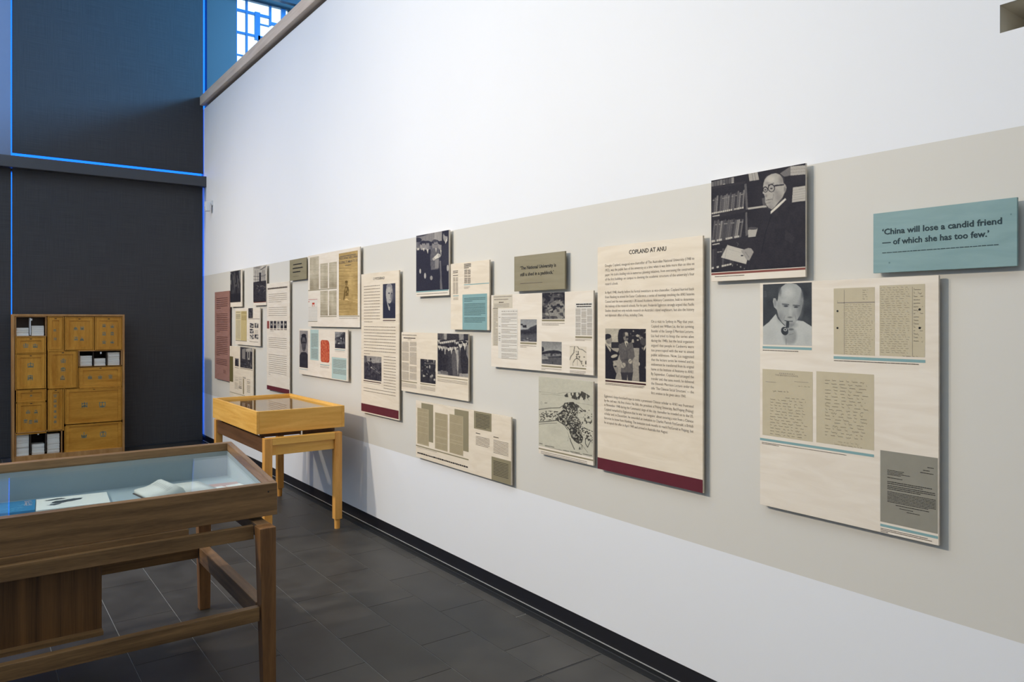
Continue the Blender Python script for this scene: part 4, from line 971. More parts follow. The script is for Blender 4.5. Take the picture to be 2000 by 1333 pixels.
def fn(P):
    P.bg(.80); P.noise(.04, 60, seed=3); P.poly(.66, (110, 480), (880, 480), (880, 1130), (110, 1130)); P.noise(.05, 22, seed=6)
    t1 = [(350, 260), (370, 150), (420, 112), (880, 105), (880, 480), (640, 478), (600, 420), (360, 400)]
    P.poly(.07, *t1); P.blobs(.72, 42, .70, 3, [(560, 150), (880, 105), (880, 380), (560, 380)]); P.blobs(.05, 60, .45, 4, t1, a=.6)
    P.poly(.10, (230, 370), (380, 370), (400, 480), (230, 480))
    P.poly(.04, (112, 400), (130, 402), (215, 470), (260, 520), (350, 560), (400, 440), (390, 560), (345, 700), (260, 720), (290, 860), (330, 950), (300, 1075), (112, 1060))
    P.poly(.78, (122, 405), (150, 418), (225, 500), (215, 555), (180, 500)); P.ell(.58, 190, 330, 56, 80); P.ell(.06, 165, 262, 66, 46); P.poly(.06, (120, 250), (160, 250), (155, 320), (120, 330)); P.ell(.42, 170, 370, 40, 34, .6, .6)
    P.ell(.78, 285, 628, 62, 28, rot=-.3); P.ell(.72, 300, 790, 34, 48); P.poly(.55, (270, 830), (330, 800), (362, 860), (350, 955), (320, 940)); P.ell(.05, 305, 818, 24, 14)
    P.poly(.34, (365, 425), (450, 375), (520, 400), (600, 370), (628, 405), (655, 560), (664, 640), (620, 700), (636, 940), (400, 945), (430, 740), (395, 690), (372, 560))
    P.noise(.05, 14, 30, 7, [(365, 425), (628, 405), (664, 640), (636, 940), (400, 945)]); P.line(.20, 6, (520, 500), (525, 930)); P.line(.24, 5, (410, 640), (520, 650)); P.ell(.14, 500, 700, 90, 40, .5, .7)
    P.poly(.14, (405, 930), (632, 930), (610, 1095), (540, 1090), (528, 960), (518, 1086), (430, 1085))
    P.poly(.85, (470, 360), (520, 345), (545, 380), (515, 470)); P.poly(.10, (505, 385), (530, 385), (520, 480)); P.ell(.52, 500, 270, 48, 86); P.ell(.80, 512, 215, 40, 36, .8, .5); P.ell(.16, 462, 232, 22, 44); P.poly(.12, (495, 262), (555, 258), (552, 296), (500, 298)); P.ell(.34, 515, 325, 38, 34, .6, .6)
    P.ell(.74, 452, 800, 40, 52, rot=.5); P.line(.25, 7, (430, 770), (470, 830)); P.ell(.76, 580, 725, 34, 46, rot=-.2); P.line(.2, 8, (560, 735), (600, 700))
    P.poly(.05, (748, 470), (790, 470), (830, 440), (885, 400), (885, 1120), (748, 1105), (735, 760)); P.poly(.82, (880, 402), (884, 440), (832, 530), (826, 480)); P.poly(.6, (790, 470), (812, 465), (812, 520)); P.ell(.22, 826, 330, 64, 100); P.ell(.05, 850, 250, 56, 50); P.blobs(.6, 24, .72, 9, [(750, 240), (820, 230), (800, 330), (750, 320)])
    P.ell(.75, 744, 775, 14, 34); P.ell(.6, 866, 840, 14, 26); P.noise(.03, 12, seed=2)
p.photo(117, 114, 873, 1114, fn, cp_, dens=1.4, light=(214, 203, 178))
strip(p, 117, 1070, 873, 32, I_BROWN, cp_); line_words(p, 117, 1116, 845, 44, I_TEXT, cp_, 2, fill=.42, name='caption', wl=(5, 18), short={1: .97})
ym = p.w(52, 1010, cb_)[1]; p.quad('foot_band', p.yl - 0.0003, p.yr + 0.0003, p.zb + 0.0003, ym, I_MAROON)
# ---- 5. olive quotation
c = Crop(1000, 485, 14.81)
p = Panel(c, (64, 250), (1530, 1180), B_OLIVE, 'olive quotation panel about a shed in a paddock', 'quotation_panel')
p.lettering([p.text('‘The National University is', 240, 625, 1275, I_BLACK, bold=0.020, ycap=530), p.text('still a shed in a paddock.’', 240, 812, 1210, I_BLACK, bold=0.020, ycap=718)], I_BLACK)
line_words(p, 240, 1014, 882, 26, I_TEXT, None, 1, fill=.55, name='caption', wl=(8, 26))
# ---- 6. panel of landscape photographs
c = Crop(955, 560, 7.405)
p = Panel(c, (32, 126), (1512, 1288), B_WHITE, 'cream panel with landscape photographs under the paddock quotation', 'exhibit_board')
p.rect('page_print', 62, 128, 340, 312, I_PAPER3); p.rect('page_print', 52, 312, 130, 860, I_PAPER3)
line_words(p, 70, 140, 330, 22, I_GREY, None, 1, fill=.5, name='page_heading'); line_words(p, 75, 178, 280, 24, I_GREY, None, 1, fill=.6, name='page_heading'); line_words(p, 145, 220, 212, 20, I_TEXT, None, 1, fill=.7, name='page_heading'); line_words(p, 75, 246, 295, 60, I_GREY, None, 3, fill=.4, name='page_heading')
line_words(p, 68, 320, 128, 530, I_GREY, None, 26, fill=.42, name='page_text', short={4: .9, 9: .6, 13: .5}, seed=9)
p.rect('page_print', 135, 330, 415, 1055, I_WHITE, 2)
line_words(p, 185, 352, 410, 16, I_TEXT, None, 1, fill=.5, name='page_text', lift=3, gap=6); line_words(p, 183, 384, 405, 660, I_GREY, None, 38, fill=.36, name='page_text', lift=3, breaks=(2, 8, 12, 17, 21, 25, 28, 32), short={5: .6, 7: .5, 10: .4, 15: .55, 20: .6, 27: .5, 36: .5}, seed=4)
for yy in (440, 570, 672, 716, 745, 770): line_words(p, 142, yy, 168, 12, I_TEXT, None, 1, fill=.5, name='margin_note')
def f_a(P):
    P.bg(.30); P.noise(.16, 40, seed=1); P.blobs(.08, 46, .55, 2, [(770, 95), (1100, 88), (1100, 200), (900, 220), (770, 260)]); P.blobs(.62, 50, .5, 3, [(860, 230), (1040, 190), (1100, 300), (1100, 480), (900, 470), (850, 330)]); P.poly(.55, (800, 300), (980, 190), (1040, 215), (1000, 300), (830, 340), a=.7)
    P.line(.12, 10, (850, 345), (1010, 262)); P.line(.14, 6, (880, 370), (1030, 290)); P.line(.7, 7, (870, 358), (1020, 276)); P.blobs(.06, 40, .6, 5, [(770, 340), (930, 350), (940, 470), (770, 470)]); P.poly(.7, (810, 385), (850, 375), (875, 415), (830, 420)); P.blobs(.10, 26, .72, 6); P.noise(.08, 12, seed=7)
p.photo(770, 92, 1097, 470, f_a, light=(206, 200, 180)); strip(p, 766, 478, 1094, 26, I_OLIVE); line_words(p, 766, 520, 1095, 44, I_GREY, None, 2, fill=.4, name='caption', short={1: .75}, wl=(4, 14))
def f_b(P):
    P.grad(.62, .78, 475, 640); P.noise(.03, 50, seed=2); P.poly(.22, (455, 625), (560, 620), (600, 590), (692, 552), (692, 800), (455, 800)); P.poly(.14, (580, 610), (692, 560), (692, 650), (600, 640)); P.blobs(.06, 34, .42, 4, [(455, 540), (540, 545), (548, 612), (455, 640)]); P.poly(.12, (455, 640), (692, 640), (692, 690), (455, 700)); P.poly(.30, (455, 700), (692, 690), (692, 800), (455, 800)); P.blobs(.58, 40, .62, 6, [(490, 705), (600, 705), (620, 790), (500, 795)], sy=14); P.line(.4, 4, (455, 690), (692, 682)); P.noise(.05, 16, seed=3)
p.photo(457, 475, 692, 802, f_b, light=(206, 206, 198)); strip(p, 453, 806, 688, 24, I_OLIVE); line_words(p, 453, 842, 686, 40, I_GREY, None, 2, fill=.4, name='caption', short={1: .4}, wl=(4, 14))
def f_c(P):
    P.grad(.52, .74, 795, 930); P.noise(.03, 60, seed=2); P.poly(.10, (765, 950), (850, 930), (940, 922), (1010, 930), (1052, 950), (1052, 1000), (765, 990)); P.poly(.55, (765, 985), (880, 968), (1052, 975), (1052, 1020), (765, 1015)); P.blobs(.18, 30, .62, 3, [(765, 960), (1052, 970), (1052, 1010), (765, 1000)]); P.poly(.12, (850, 1015), (1052, 1005), (1052, 1025), (850, 1030)); P.poly(.34, (765, 1025), (1052, 1025), (1052, 1140), (765, 1140)); P.poly(.70, (770, 1030), (860, 1030), (855, 1048), (770, 1052)); P.poly(.08, (765, 870), (795, 880), (800, 930), (765, 950)); P.line(.08, 7, (810, 1058), (880, 1078)); P.line(.08, 7, (918, 1085), (922, 1125)); P.noise(.06, 14, seed=4)
p.photo(763, 793, 1052, 1138, f_c, light=(200, 198, 186)); strip(p, 760, 1136, 1052, 22, I_OLIVE); line_words(p, 760, 1172, 1050, 34, I_GREY, None, 2, fill=.4, name='caption', short={1: .2}, wl=(4, 14))
p.rect('clipping_print', 1250, 238, 1498, 708, I_WHITE)
line_words(p, 1262, 246, 1488, 26, I_BLACK, None, 1, fill=.7, name='clipping_headline', wl=(5, 9)); line_words(p, 1270, 280, 1480, 22, I_BLACK, None, 1, fill=.7, name='clipping_headline', wl=(4, 8))
for a in (1256, 1338, 1420): line_words(p, a, 318, a + 72, 385, I_GREY, None, 40, fill=.5, name='clipping_column', wl=(3, 6), seed=a, breaks=(10, 20, 29) if a != 1338 else (3, 14, 22))
strip(p, 1250, 718, 1492, 26, I_OLIVE); line_words(p, 1250, 756, 1480, 30, I_GREY, None, 2, fill=.42, name='caption', short={1: .6}, wl=(4, 14))
def f_d(P):
    P.bg(.93); P.line(.1, 9, (1240, 870), (1230, 960), (1190, 1010), (1172, 1060)); P.line(.1, 7, (1240, 870), (1280, 868), (1300, 905), (1350, 915), (1400, 955)); P.line(.35, 5, (1175, 875), (1230, 868)); P.blobs(.12, 22, .5, 3, [(1260, 920), (1295, 920), (1300, 990), (1260, 990)]); P.line(.12, 8, (1275, 980), (1270, 1040)); P.line(.1, 8, (1220, 1100), (1240, 1060), (1270, 1040), (1310, 1060), (1330, 1095)); P.blobs(.10, 16, .55, 5, [(1250, 1010), (1320, 1010), (1310, 1040), (1250, 1040)]); P.line(.3, 4, (1215, 1110), (1220, 1150)); P.blobs(.12, 20, .66, 6, [(1335, 1020), (1408, 1000), (1408, 1160), (1335, 1160)]); P.line(.3, 3, (1280, 1060), (1280, 1140)); P.line(.3, 4, (1180, 1150), (1330, 1158))
p.photo(1168, 862, 1410, 1164, f_d, name='map_print', dark=(40, 38, 34), light=(228, 216, 194)); strip(p, 1170, 1164, 1406, 20, I_OLIVE); line_words(p, 1170, 1206, 1400, 50, I_GREY, None, 3, fill=.4, name='caption', short={2: .93}, wl=(4, 14))
# ---- 7. campus plan drawing
c = Crop(1045, 730, 7.016)
p = Panel(c, (50, 38), (798, 1266), B_WHITE, 'grey panel with a pen drawing of a campus plan and mountains', 'drawing_panel')
def fn(P):
    P.bg(.90); P.noise(.03, 130, seed=1); P.noise(.02, 30, seed=2)
    P.line(.45, 3, (60, 250), (160, 262), (300, 280), (400, 262), (480, 262), (600, 262)); P.line(.55, 3, (90, 285), (250, 290), (420, 310))
    mt = [(400, 305), (440, 270), (540, 262), (640, 245), (700, 275), (752, 310), (720, 345), (640, 370), (560, 360), (470, 330)]
    P.blobs(.18, 26, .50, 3, mt, sy=70); P.poly(.12, (580, 330), (640, 248), (632, 300), (600, 365)); P.poly(.14, (400, 305), (450, 292), (455, 325), (420, 325)); P.poly(.2, (690, 280), (755, 320), (730, 330)); P.line(.25, 4, (640, 245), (680, 380)); P.line(.25, 4, (650, 250), (740, 370)); P.line(.4, 3, (560, 260), (555, 355))
    core = [(380, 440), (410, 400), (520, 390), (600, 440), (590, 560), (600, 620), (640, 700), (620, 760), (660, 880), (640, 950), (570, 950), (500, 880), (460, 760), (400, 700), (300, 640), (310, 560), (380, 500)]
    P.blobs(.30, 40, .40, 12, core, a=.6); P.blobs(.10, 12, .46, 4, core); P.blobs(.10, 30, .58, 14, core); P.blobs(.88, 14, .76, 5, core); P.blobs(.22, 12, .60, 6, [(60, 560), (160, 510), (320, 520), (330, 640), (70, 650)]); P.line(.30, 10, (55, 495), (200, 475), (340, 470), (400, 430)); P.line(.12, 10, (60, 665), (200, 655), (310, 640)); P.line(.25, 6, (60, 695), (180, 682), (300, 680))
    P.line(.12, 9, (300, 640), (380, 690), (440, 760), (470, 860), (490, 930), (540, 1040)); P.line(.95, 9, (310, 660), (400, 720), (450, 790), (480, 880)); P.line(.14, 9, (500, 860), (540, 920), (600, 960), (640, 930), (650, 870), (610, 800), (590, 720)); P.line(.9, 6, (330, 580), (440, 540), (400, 640)); P.line(.92, 7, (500, 520), (440, 640)); P.line(.92, 6, (600, 700), (610, 790), (650, 860))
    P.line(.16, 8, (590, 440), (640, 490), (670, 520)); P.blobs(.22, 18, .68, 8, [(600, 500), (780, 500), (780, 690), (600, 690)]); P.line(.5, 3, (560, 400), (800, 440)); P.line(.5, 3, (610, 600), (790, 625)); P.line(.3, 4, (600, 705), (800, 800))
    P.blobs(.16, 12, .58, 9, [(620, 720), (790, 790), (795, 960), (690, 900), (650, 820)]); P.line(.16, 9, (690, 890), (690, 960), (720, 1010), (760, 920), (720, 890)); P.line(.16, 8, (650, 990), (620, 960)); P.blobs(.2, 18, .5, 10, [(590, 985), (650, 985), (640, 1040), (600, 1040)]); P.line(.4, 4, (660, 1000), (720, 1080)); P.line(.4, 3, (460, 850), (450, 930))
    for k, (x0, x1, yy) in enumerate(((60, 105, 955), (135, 265, 985), (140, 370, 1010), (180, 365, 1030), (380, 470, 1050), (480, 615, 1065), (500, 640, 1085), (655, 780, 1100), (655, 770, 1125))):
        P.poly(.30, (x0, yy - 5), (x1, yy + (x1 - x0) * .19 - 5), (x1, yy + (x1 - x0) * .19 + 6), (x0, yy + 6), a=.8)
    P.ell(.6, 90, 405, 12, 18); P.ell(.9, 90, 405, 9, 15); P.ell(.55, 150, 405, 26, 12, .8, .5); P.noise(.02, 8, seed=11)
p.photo(50, 38, 794, 1152, fn, name='plan_drawing', dark=(44, 42, 40), light=(206, 201, 180), dens=1.6)
strip(p, 50, 1016, 800, 18, I_OLIVE); line_words(p, 82, 1056, 715, 40, I_GREY, None, 2, fill=.4, name='caption', wl=(5, 16))
# ---- 8. wide panel of documents, lowest on the wall
c = Crop(810, 780, 7.615)
p = Panel(c, (18, 18), (1434, 1286), B_CREAM, 'wide cream panel with tan document columns, lowest on the wall', 'exhibit_board')
p.rect('olive_block', 100, 55, 275, 652, I_OLIVE); p.rect('olive_block', 592, 145, 802, 790, I_OLIVE)
TAN = pr('tan_paper_print', (0.44, 0.37, 0.235), 0.08)
for k, (x0, y0, x1, y1) in enumerate(((40, 125, 210, 705), (302, 195, 490, 785), (518, 220, 722, 850))):
    p.rect('document_print', x0, y0, x1, y1, TAN, 2)
    hh = y1 - y0 - 40
    line_words(p, x0 + 10, y0 + 8, x1 - 12, hh - 30, I_NEWS, None, 40, fill=.42, name='document_text', lift=3, wl=(4, 9), seed=k + 20, breaks={0: (3, 8, 14, 20, 27), 1: (6, 14, 18, 26, 27, 33), 2: (8, 20, 26, 29)}[k])
strip(p, 18, 678, 802, 16, I_OLIVE, None, 'caption_rule'); line_words(p, 40, 705, 330, 14, I_GREY, None, 1, fill=.4, name='caption', wl=(6, 18))
line_words(p, 42, 772, 790, 44, I_BLACK, None, 1, fill=.48, name='bold_caption', wl=(1.5, 4), gap=1.2, seed=5)
p.rect('olive_block', 882, 108, 1142, 490, I_OLIVE); p.rect('olive_block', 1143, 852, 1432, 1284, I_OLIVE)
line_words(p, 910, 205, 1118, 215, I_BLACK, None, 10, fill=.36, name='text_block', wl=(3, 7), short={9: .75}); line_words(p, 1172, 905, 1395, 225, I_BLACK, None, 10, fill=.36, name='text_block', wl=(3, 7))
line_words(p, 910, 495, 975, 18, I_BLACK, None, 1, fill=.6, name='subheading'); line_words(p, 910, 540, 1115, 145, I_TEXT, None, 7, fill=.34, name='text_block', wl=(3, 7), short={6: .9}); line_words(p, 1172, 552, 1248, 18, I_BLACK, None, 1, fill=.6, name='subheading'); line_words(p, 1172, 598, 1395, 205, I_TEXT, None, 10, fill=.32, name='text_block', wl=(3, 7))
# ---- 9. panel with a crowd photograph
c = Crop(780, 640, 8.887)
p = Panel(c, (36, 82), (1197, 1284), B_CREAM, 'cream panel with a large group photograph on steps', 'exhibit_board')
line_words(p, 50, 118, 300, 20, I_TEXT, None, 1, fill=.5, name='article_heading', wl=(6, 14)); line_words(p, 75, 165, 280, 30, I_TEXT, None, 1, fill=.6, name='article_heading', wl=(3, 8)); line_words(p, 145, 203, 212, 16, I_GREY, None, 1, fill=.5, name='article_heading')
for a, br_ in ((48, (13, 25, 26, 38)), (182, (6, 13, 30, 31, 40))): line_words(p, a, 244, a + 118, 660, I_GREY, None, 50, fill=.5, name='article_column', breaks=br_, wl=(4, 8), seed=a)
strip(p, 38, 918, 308, 16, I_OLIVE); line_words(p, 40, 955, 300, 70, I_GREY, None, 4, fill=.36, name='caption', wl=(5, 12))
def fn(P):
    P.bg(.10); P.noise(.05, 40, seed=1); P.blobs(.55, 26, .62, 2, [(440, 555), (632, 560), (632, 620), (440, 620)]); P.line(.5, 8, (440, 630), (632, 635)); P.blobs(.7, 30, .70, 3, [(400, 650), (500, 660), (500, 860), (380, 880)]); P.blobs(.68, 30, .72, 4, [(560, 690), (632, 690), (632, 920), (560, 900)]); P.ell(.7, 548, 855, 16, 24); P.ell(.25, 548, 900, 34, 60, .8, .6); P.ell(.72, 527, 685, 10, 30); P.ell(.75, 608, 905, 16, 18); P.noise(.05, 14, seed=5)
p.photo(366, 545, 630, 985, fn); strip(p, 362, 968, 628, 14, I_OLIVE); line_words(p, 366, 1006, 624, 70, I_GREY, None, 4, fill=.36, name='caption', wl=(5, 12))
def fn(P):
    P.bg(.14); P.poly(.35, (750, 95), (785, 95), (785, 210), (750, 210)); P.poly(.62, (780, 95), (830, 95), (822, 215), (780, 210)); P.poly(.55, (1030, 95), (1115, 95), (1115, 270), (1040, 250)); P.poly(.25, (665, 95), (745, 95), (745, 230), (665, 230)); P.poly(.60, (662, 760), (1200, 740), (1200, 905), (662, 850)); P.poly(.40, (720, 720), (880, 720), (880, 830), (720, 800)); P.line(.2, 5, (720, 770), (880, 790))
    for i, x in enumerate(range(690, 1190, 34)): P.man(x, 195 + (i * 37) % 42, 330, .08 + .1 * ((i * 7) % 3 == 0), .82)
    for i, x in enumerate((700, 745, 800, 860)): P.man(x, 290 + (i * 53) % 40, 440, (.10, .06, .07, .14)[i], .84)
    for i, (x, y, hh, s_) in enumerate(((905, 310, 540, .16), (985, 305, 555, .30), (1060, 255, 540, .24), (1135, 240, 560, .10))): P.man(x, y, hh, s_, .86)
    P.poly(.66, (985, 395), (1020, 385), (1030, 560), (1015, 850), (1000, 700)); P.poly(.6, (780, 330), (805, 330), (805, 500), (785, 460)); P.poly(.5, (1160, 300), (1195, 300), (1195, 560), (1160, 460)); P.poly(.1, (740, 470), (850, 460), (850, 660), (730, 660)); P.noise(.06, 14, seed=3)
p.photo(665, 98, 1197, 872, fn, dens=1.5); strip(p, 662, 846, 1186, 14, I_OLIVE); line_words(p, 664, 880, 1180, 56, I_GREY, None, 3, fill=.36, name='caption', wl=(5, 12))
# ---- 10. photograph of men in suits
c = Crop(800, 440, 8.887)
p = Panel(c, (115, 187), (686, 1216), B_WHITE, 'tall photo panel of men in dark suits reading a paper together', 'photo_panel')
def fn(P):
    P.bg(.10); P.poly(.48, (115, 185), (560, 100), (560, 300), (540, 420), (115, 420)); P.poly(.60, (420, 130), (560, 100), (560, 300), (430, 300)); P.line(.35, 8, (425, 130), (425, 220)); P.poly(.20, (115, 190), (340, 155), (240, 195), (115, 215)); P.noise(.04, 14, 120, seed=1)
    P.man(150, 230, 1000, .08, .38); P.man(245, 285, 1000, .06, .58); P.man(312, 285, 960, .07, .56); P.man(360, 300, 900, .10, .4); P.man(450, 268, 980, .30, .50, 1.0); P.man(550, 285, 900, .10, .55, .7)
    P.poly(.06, (115, 440), (370, 420), (375, 1140), (115, 1150)); P.ell(.52, 245, 350, 30, 55); P.ell(.06, 243, 296, 34, 26); P.poly(.85, (228, 405), (262, 400), (250, 460)); P.ell(.50, 315, 350, 28, 55); P.poly(.85, (295, 425), (330, 415), (318, 500)); P.ell(.08, 315, 295, 30, 22)
    P.poly(.32, (375, 440), (420, 400), (500, 400), (520, 470), (500, 760), (440, 780), (400, 870), (365, 700), (360, 540)); P.noise(.05, 16, 30, 4, [(375, 440), (520, 440), (500, 860), (365, 700)]); P.ell(.48, 455, 330, 36, 66); P.ell(.20, 440, 276, 40, 26); P.line(.15, 6, (430, 340), (480, 335)); P.poly(.7, (440, 400), (475, 398), (460, 480))
    P.poly(.50, (440, 600), (505, 590), (505, 740), (440, 755)); P.poly(.88, (400, 580), (490, 490), (535, 520), (520, 560), (410, 612)); P.ell(.7, 420, 590, 22, 26); P.ell(.7, 515, 530, 24, 30)
    P.poly(.05, (562, 110), (690, 80), (690, 1120), (570, 1130), (545, 620)); P.poly(.10, (560, 380), (620, 330), (690, 300), (690, 700), (560, 700)); P.ell(.58, 618, 205, 38, 85); P.ell(.06, 640, 150, 46, 48); P.poly(.85, (615, 290), (655, 215), (652, 270), (620, 330)); P.poly(.36, (515, 620), (545, 620), (555, 960), (570, 1110), (510, 1110), (535, 900)); P.poly(.05, (370, 780), (520, 760), (530, 1110), (370, 1130))
    P.ell(.75, 187, 800, 14, 42); P.ell(.72, 270, 878, 17, 50); P.ell(.6, 378, 915, 22, 38); P.ell(.72, 660, 745, 18, 55); P.noise(.025, 10, seed=6)
p.photo(115, 187, 682, 1116, fn, dens=1.6, dark=(36, 36, 50)); strip(p, 112, 1150, 672, 22, I_TEAL); line_words(p, 125, 1192, 660, 22, I_GREY, None, 1, fill=.5, name='caption', wl=(6, 16))
# ---- 11. clippings and teal text block
c = Crop(870, 500, 8.33)
p = Panel(c, (86, 134), (714, 1212), B_CREAM, 'cream panel with clippings and a teal text block', 'exhibit_board')
line_words(p, 125, 240, 205, 50, I_TEXT, None, 2, fill=.5, name='clipping', wl=(5, 10)); line_words(p, 125, 310, 205, 24, I_TEXT, None, 1, fill=.5, name='clipping'); 
for a in (124, 168): line_words(p, a, 348, a + 38, 275, I_GREY, None, 30, fill=.5, name='clipping', seed=a, wl=(3, 6), breaks=(8,))
strip(p, 125, 648, 215, 12, I_TEAL); line_words(p, 128, 676, 212, 46, I_GREY, None, 4, fill=.35, name='caption')
line_words(p, 305, 128, 416, 82, I_BLACK, None, 4, fill=.55, name='clipping_headline', wl=(5, 9), short={3: .7}); 
for a in (308, 362): line_words(p, a, 222, a + 48, 230, I_TEXT, None, 22, fill=.55, name='clipping_column', wl=(3, 6), seed=a, breaks=(8, 12))
strip(p, 302, 466, 712, 13, I_TEAL); line_words(p, 305, 498, 400, 44, I_GREY, None, 4, fill=.35, name='caption', short={2: .7, 3: .8})
p.rect('teal_block', 278, 632, 678, 1210, I_TEAL)
line_words(p, 305, 682, 650, 405, I_DTEAL, None, 18, fill=.38, name='text_block', breaks=(3, 13), short={2: .4, 12: .8, 17: .85}, wl=(4, 9))
# ---- 12. Fitzgerald text panel
c = Crop(700, 525, 8.6)
p = Panel(c, (48, 98), (682, 2556), B_CREAM, 'tall cream text panel headed C P FITZGERALD with a dark red foot', 'text_panel')
p.lettering([p.text('C P FITZGERALD', 250, 192, 440, I_BLACK, bold=0.004, ycap=152)], I_BLACK, 'heading')
line_words(p, 95, 278, 362, 640, I_LINE, None, 13, fill=.21, name='text_block', wl=(2, 5), short={12: .55}); line_words(p, 95, 950, 626, 500, I_LINE, None, 10, fill=.21, name='text_block', wl=(2, 5), short={9: .2})
def fn(P):
    P.bg(.12); P.noise(.04, 60, seed=1); P.ell(.24, 590, 430, 60, 160, .7, .8); P.poly(.05, (410, 580), (475, 540), (510, 700), (560, 560), (625, 600), (625, 850), (410, 850)); P.poly(.72, (470, 520), (490, 560), (515, 640), (530, 640), (528, 710), (510, 690)); P.ell(.70, 520, 420, 56, 165); P.ell(.60, 520, 310, 48, 58); P.ell(.82, 515, 340, 34, 50, .6, .6); P.ell(.34, 560, 470, 30, 120, .8, .7); P.ell(.15, 515, 415, 14, 12); P.ell(.15, 560, 420, 12, 12); P.line(.2, 6, (515, 525), (550, 530)); P.line(.35, 6, (540, 430), (540, 490)); P.ell(.5, 515, 283, 46, 30, .8, .5); P.noise(.02, 10, seed=3)
p.photo(412, 262, 622, 836, fn, dens=1.8, dark=(36, 38, 56)); strip(p, 412, 862, 624, 14, I_BROWN); line_words(p, 415, 885, 610, 14, I_GREY, None, 1, fill=.4, name='caption')
cf = Crop(700, 670, 8.33)
def fn(P):
    P.bg(.14); P.poly(.55, (90, 205), (380, 220), (375, 330), (240, 330), (150, 300), (90, 260)); P.noise(.06, 10, 200, seed=1); P.poly(.25, (90, 210), (130, 210), (150, 300), (90, 330)); P.noise(.08, 22, seed=2); P.line(.5, 8, (135, 290), (210, 400), (370, 520)); P.line(.4, 5, (170, 330), (375, 500)); P.ell(.05, 200, 268, 12, 24); P.poly(.05, (180, 310), (215, 300), (225, 380), (205, 480), (185, 480)); P.ell(.7, 212, 402, 12, 12); P.blobs(.05, 30, .6, 5, [(90, 440), (370, 440), (370, 630), (90, 610)]); P.line(.1, 10, (205, 480), (205, 600)); P.noise(.04, 10, seed=6)
p.photo(92, 206, 376, 630, fn, cf, dens=1.6, dark=(38, 36, 46)); strip(p, 84, 606, 370, 14, I_BROWN, cf); line_words(p, 86, 634, 350, 14, I_GREY, cf, 1, fill=.4, name='caption', wl=(5, 12))
line_words(p, 412, 200, 610, 560, I_LINE, cf, 12, fill=.21, name='text_block', wl=(2, 5)); line_words(p, 86, 705, 606, 92, I_LINE, cf, 2, fill=.21, name='text_block', wl=(2, 5))
zt_ = p.w(30, 975, cf)[1]; zb_ = p.w(30, 1102, cf)[1]; p.quad('foot_band', p.yl - 0.0003, p.yr + 0.006, zb_, zt_, I_MAROON)
# ---- 13. newspaper panel
c = Crop(595, 480, 8.078)
p = Panel(c, (55, 166), (872, 1292), B_WHITE, 'cream panel with a yellowed newspaper page about Red China', 'exhibit_board')
def page(P):
    P.bg(.62); P.noise(.10, 60, 140, seed=1); P.noise(.10, 400, 9, seed=2); P.noise(.06, 20, 8, seed=3); P.grad
for k, (x0, y0, x1, y1) in enumerate(((82, 192, 225, 690), (248, 290, 366, 672), (386, 272, 508, 662), (248, 718, 366, 1104), (386, 715, 505, 1100))):
    def pg(P, k=k, y0=y0, y1=y1):
        P.bg(.72); P.V -= np.clip((P.Y - (y0 * .45 + y1 * .55)) / (y1 - y0), 0, 1) * .45; P.noise(.10, 40, 120, seed=k); P.noise(.10, 300, 9, seed=k + 9); P.noise(.06, 18, 8, seed=k + 20); P.V += np.clip(1 - (P.X - (x0 if False else 0)) / 1e9, 0, 0)
    p.photo(x0, y0, x1, y1, pg, name='newspaper_column', dark=(96, 84, 62), light=(212, 202, 178), dens=1.5)
strip(p, 58, 706, 508, 12, I_OLIVE); strip(p, 246, 1116, 505, 12, I_OLIVE)
def pg(P):
    P.bg(.62); P.noise(.12, 120, 300, seed=4); P.noise(.10, 300, 10, seed=5); P.noise(.08, 30, 9, seed=6)
    P.poly(.12, (625, 720), (640, 650), (655, 640), (690, 650), (700, 700), (690, 790), (640, 800), (625, 870), (612, 850)); P.blobs(.45, 20, .6, 7, [(640, 650), (690, 650), (690, 790), (640, 800)]); P.ell(.30, 660, 598, 20, 40); P.ell(.08, 660, 572, 22, 20); P.blobs(.95, 60, .8, 8, [(545, 830), (700, 790), (700, 900), (545, 930)], sy=12); P.blobs(.92, 60, .8, 9, [(760, 740), (840, 740), (840, 900), (760, 900)], sy=12)
p.photo(540, 128, 838, 1100, pg, name='newspaper_page', dark=(92, 72, 36), light=(222, 190, 128), dens=1.6)
p.lettering([p.text('THIS IS WHAT RED CHINA', 541, 232, 836, I_TEXT, bold=0.008, ycap=194, lift=3), p.text('IS GOING TO MEAN TO US', 541, 292, 836, I_TEXT, bold=0.008, ycap=254, lift=3)], I_TEXT, 'headline')
line_words(p, 560, 168, 815, 16, I_TEXT, None, 1, fill=.7, name='headline_strap', lift=3, wl=(5, 10)); line_words(p, 640, 308, 735, 14, I_TEXT, None, 1, fill=.7, name='byline', lift=3); 
strip(p, 540, 1110, 866, 12, I_OLIVE); line_words(p, 545, 1136, 838, 22, I_GREY, None, 2, fill=.4, name='caption')
p.rect('certificate_print', 56, 842, 202, 1196, I_WHITE); line_words(p, 62, 848, 200, 14, I_RED, None, 1, fill=.5, name='certificate_text'); p.rect('red_emblem', 120, 902, 158, 930, I_RED, 2); p.rect('red_emblem', 118, 936, 130, 962, pr('pale_red', (.6, .25, .18)), 2); p.rect('red_emblem', 145, 936, 156, 962, pr('pale_red_ink', (.6, .25, .18)), 2); p.rect('red_emblem', 62, 880, 76, 892, I_RED, 2)
line_words(p, 62, 966, 200, 215, I_GREY, None, 9, fill=.16, name='certificate_text', wl=(6, 14)); strip(p, 56, 1192, 202, 9, I_OLIVE)
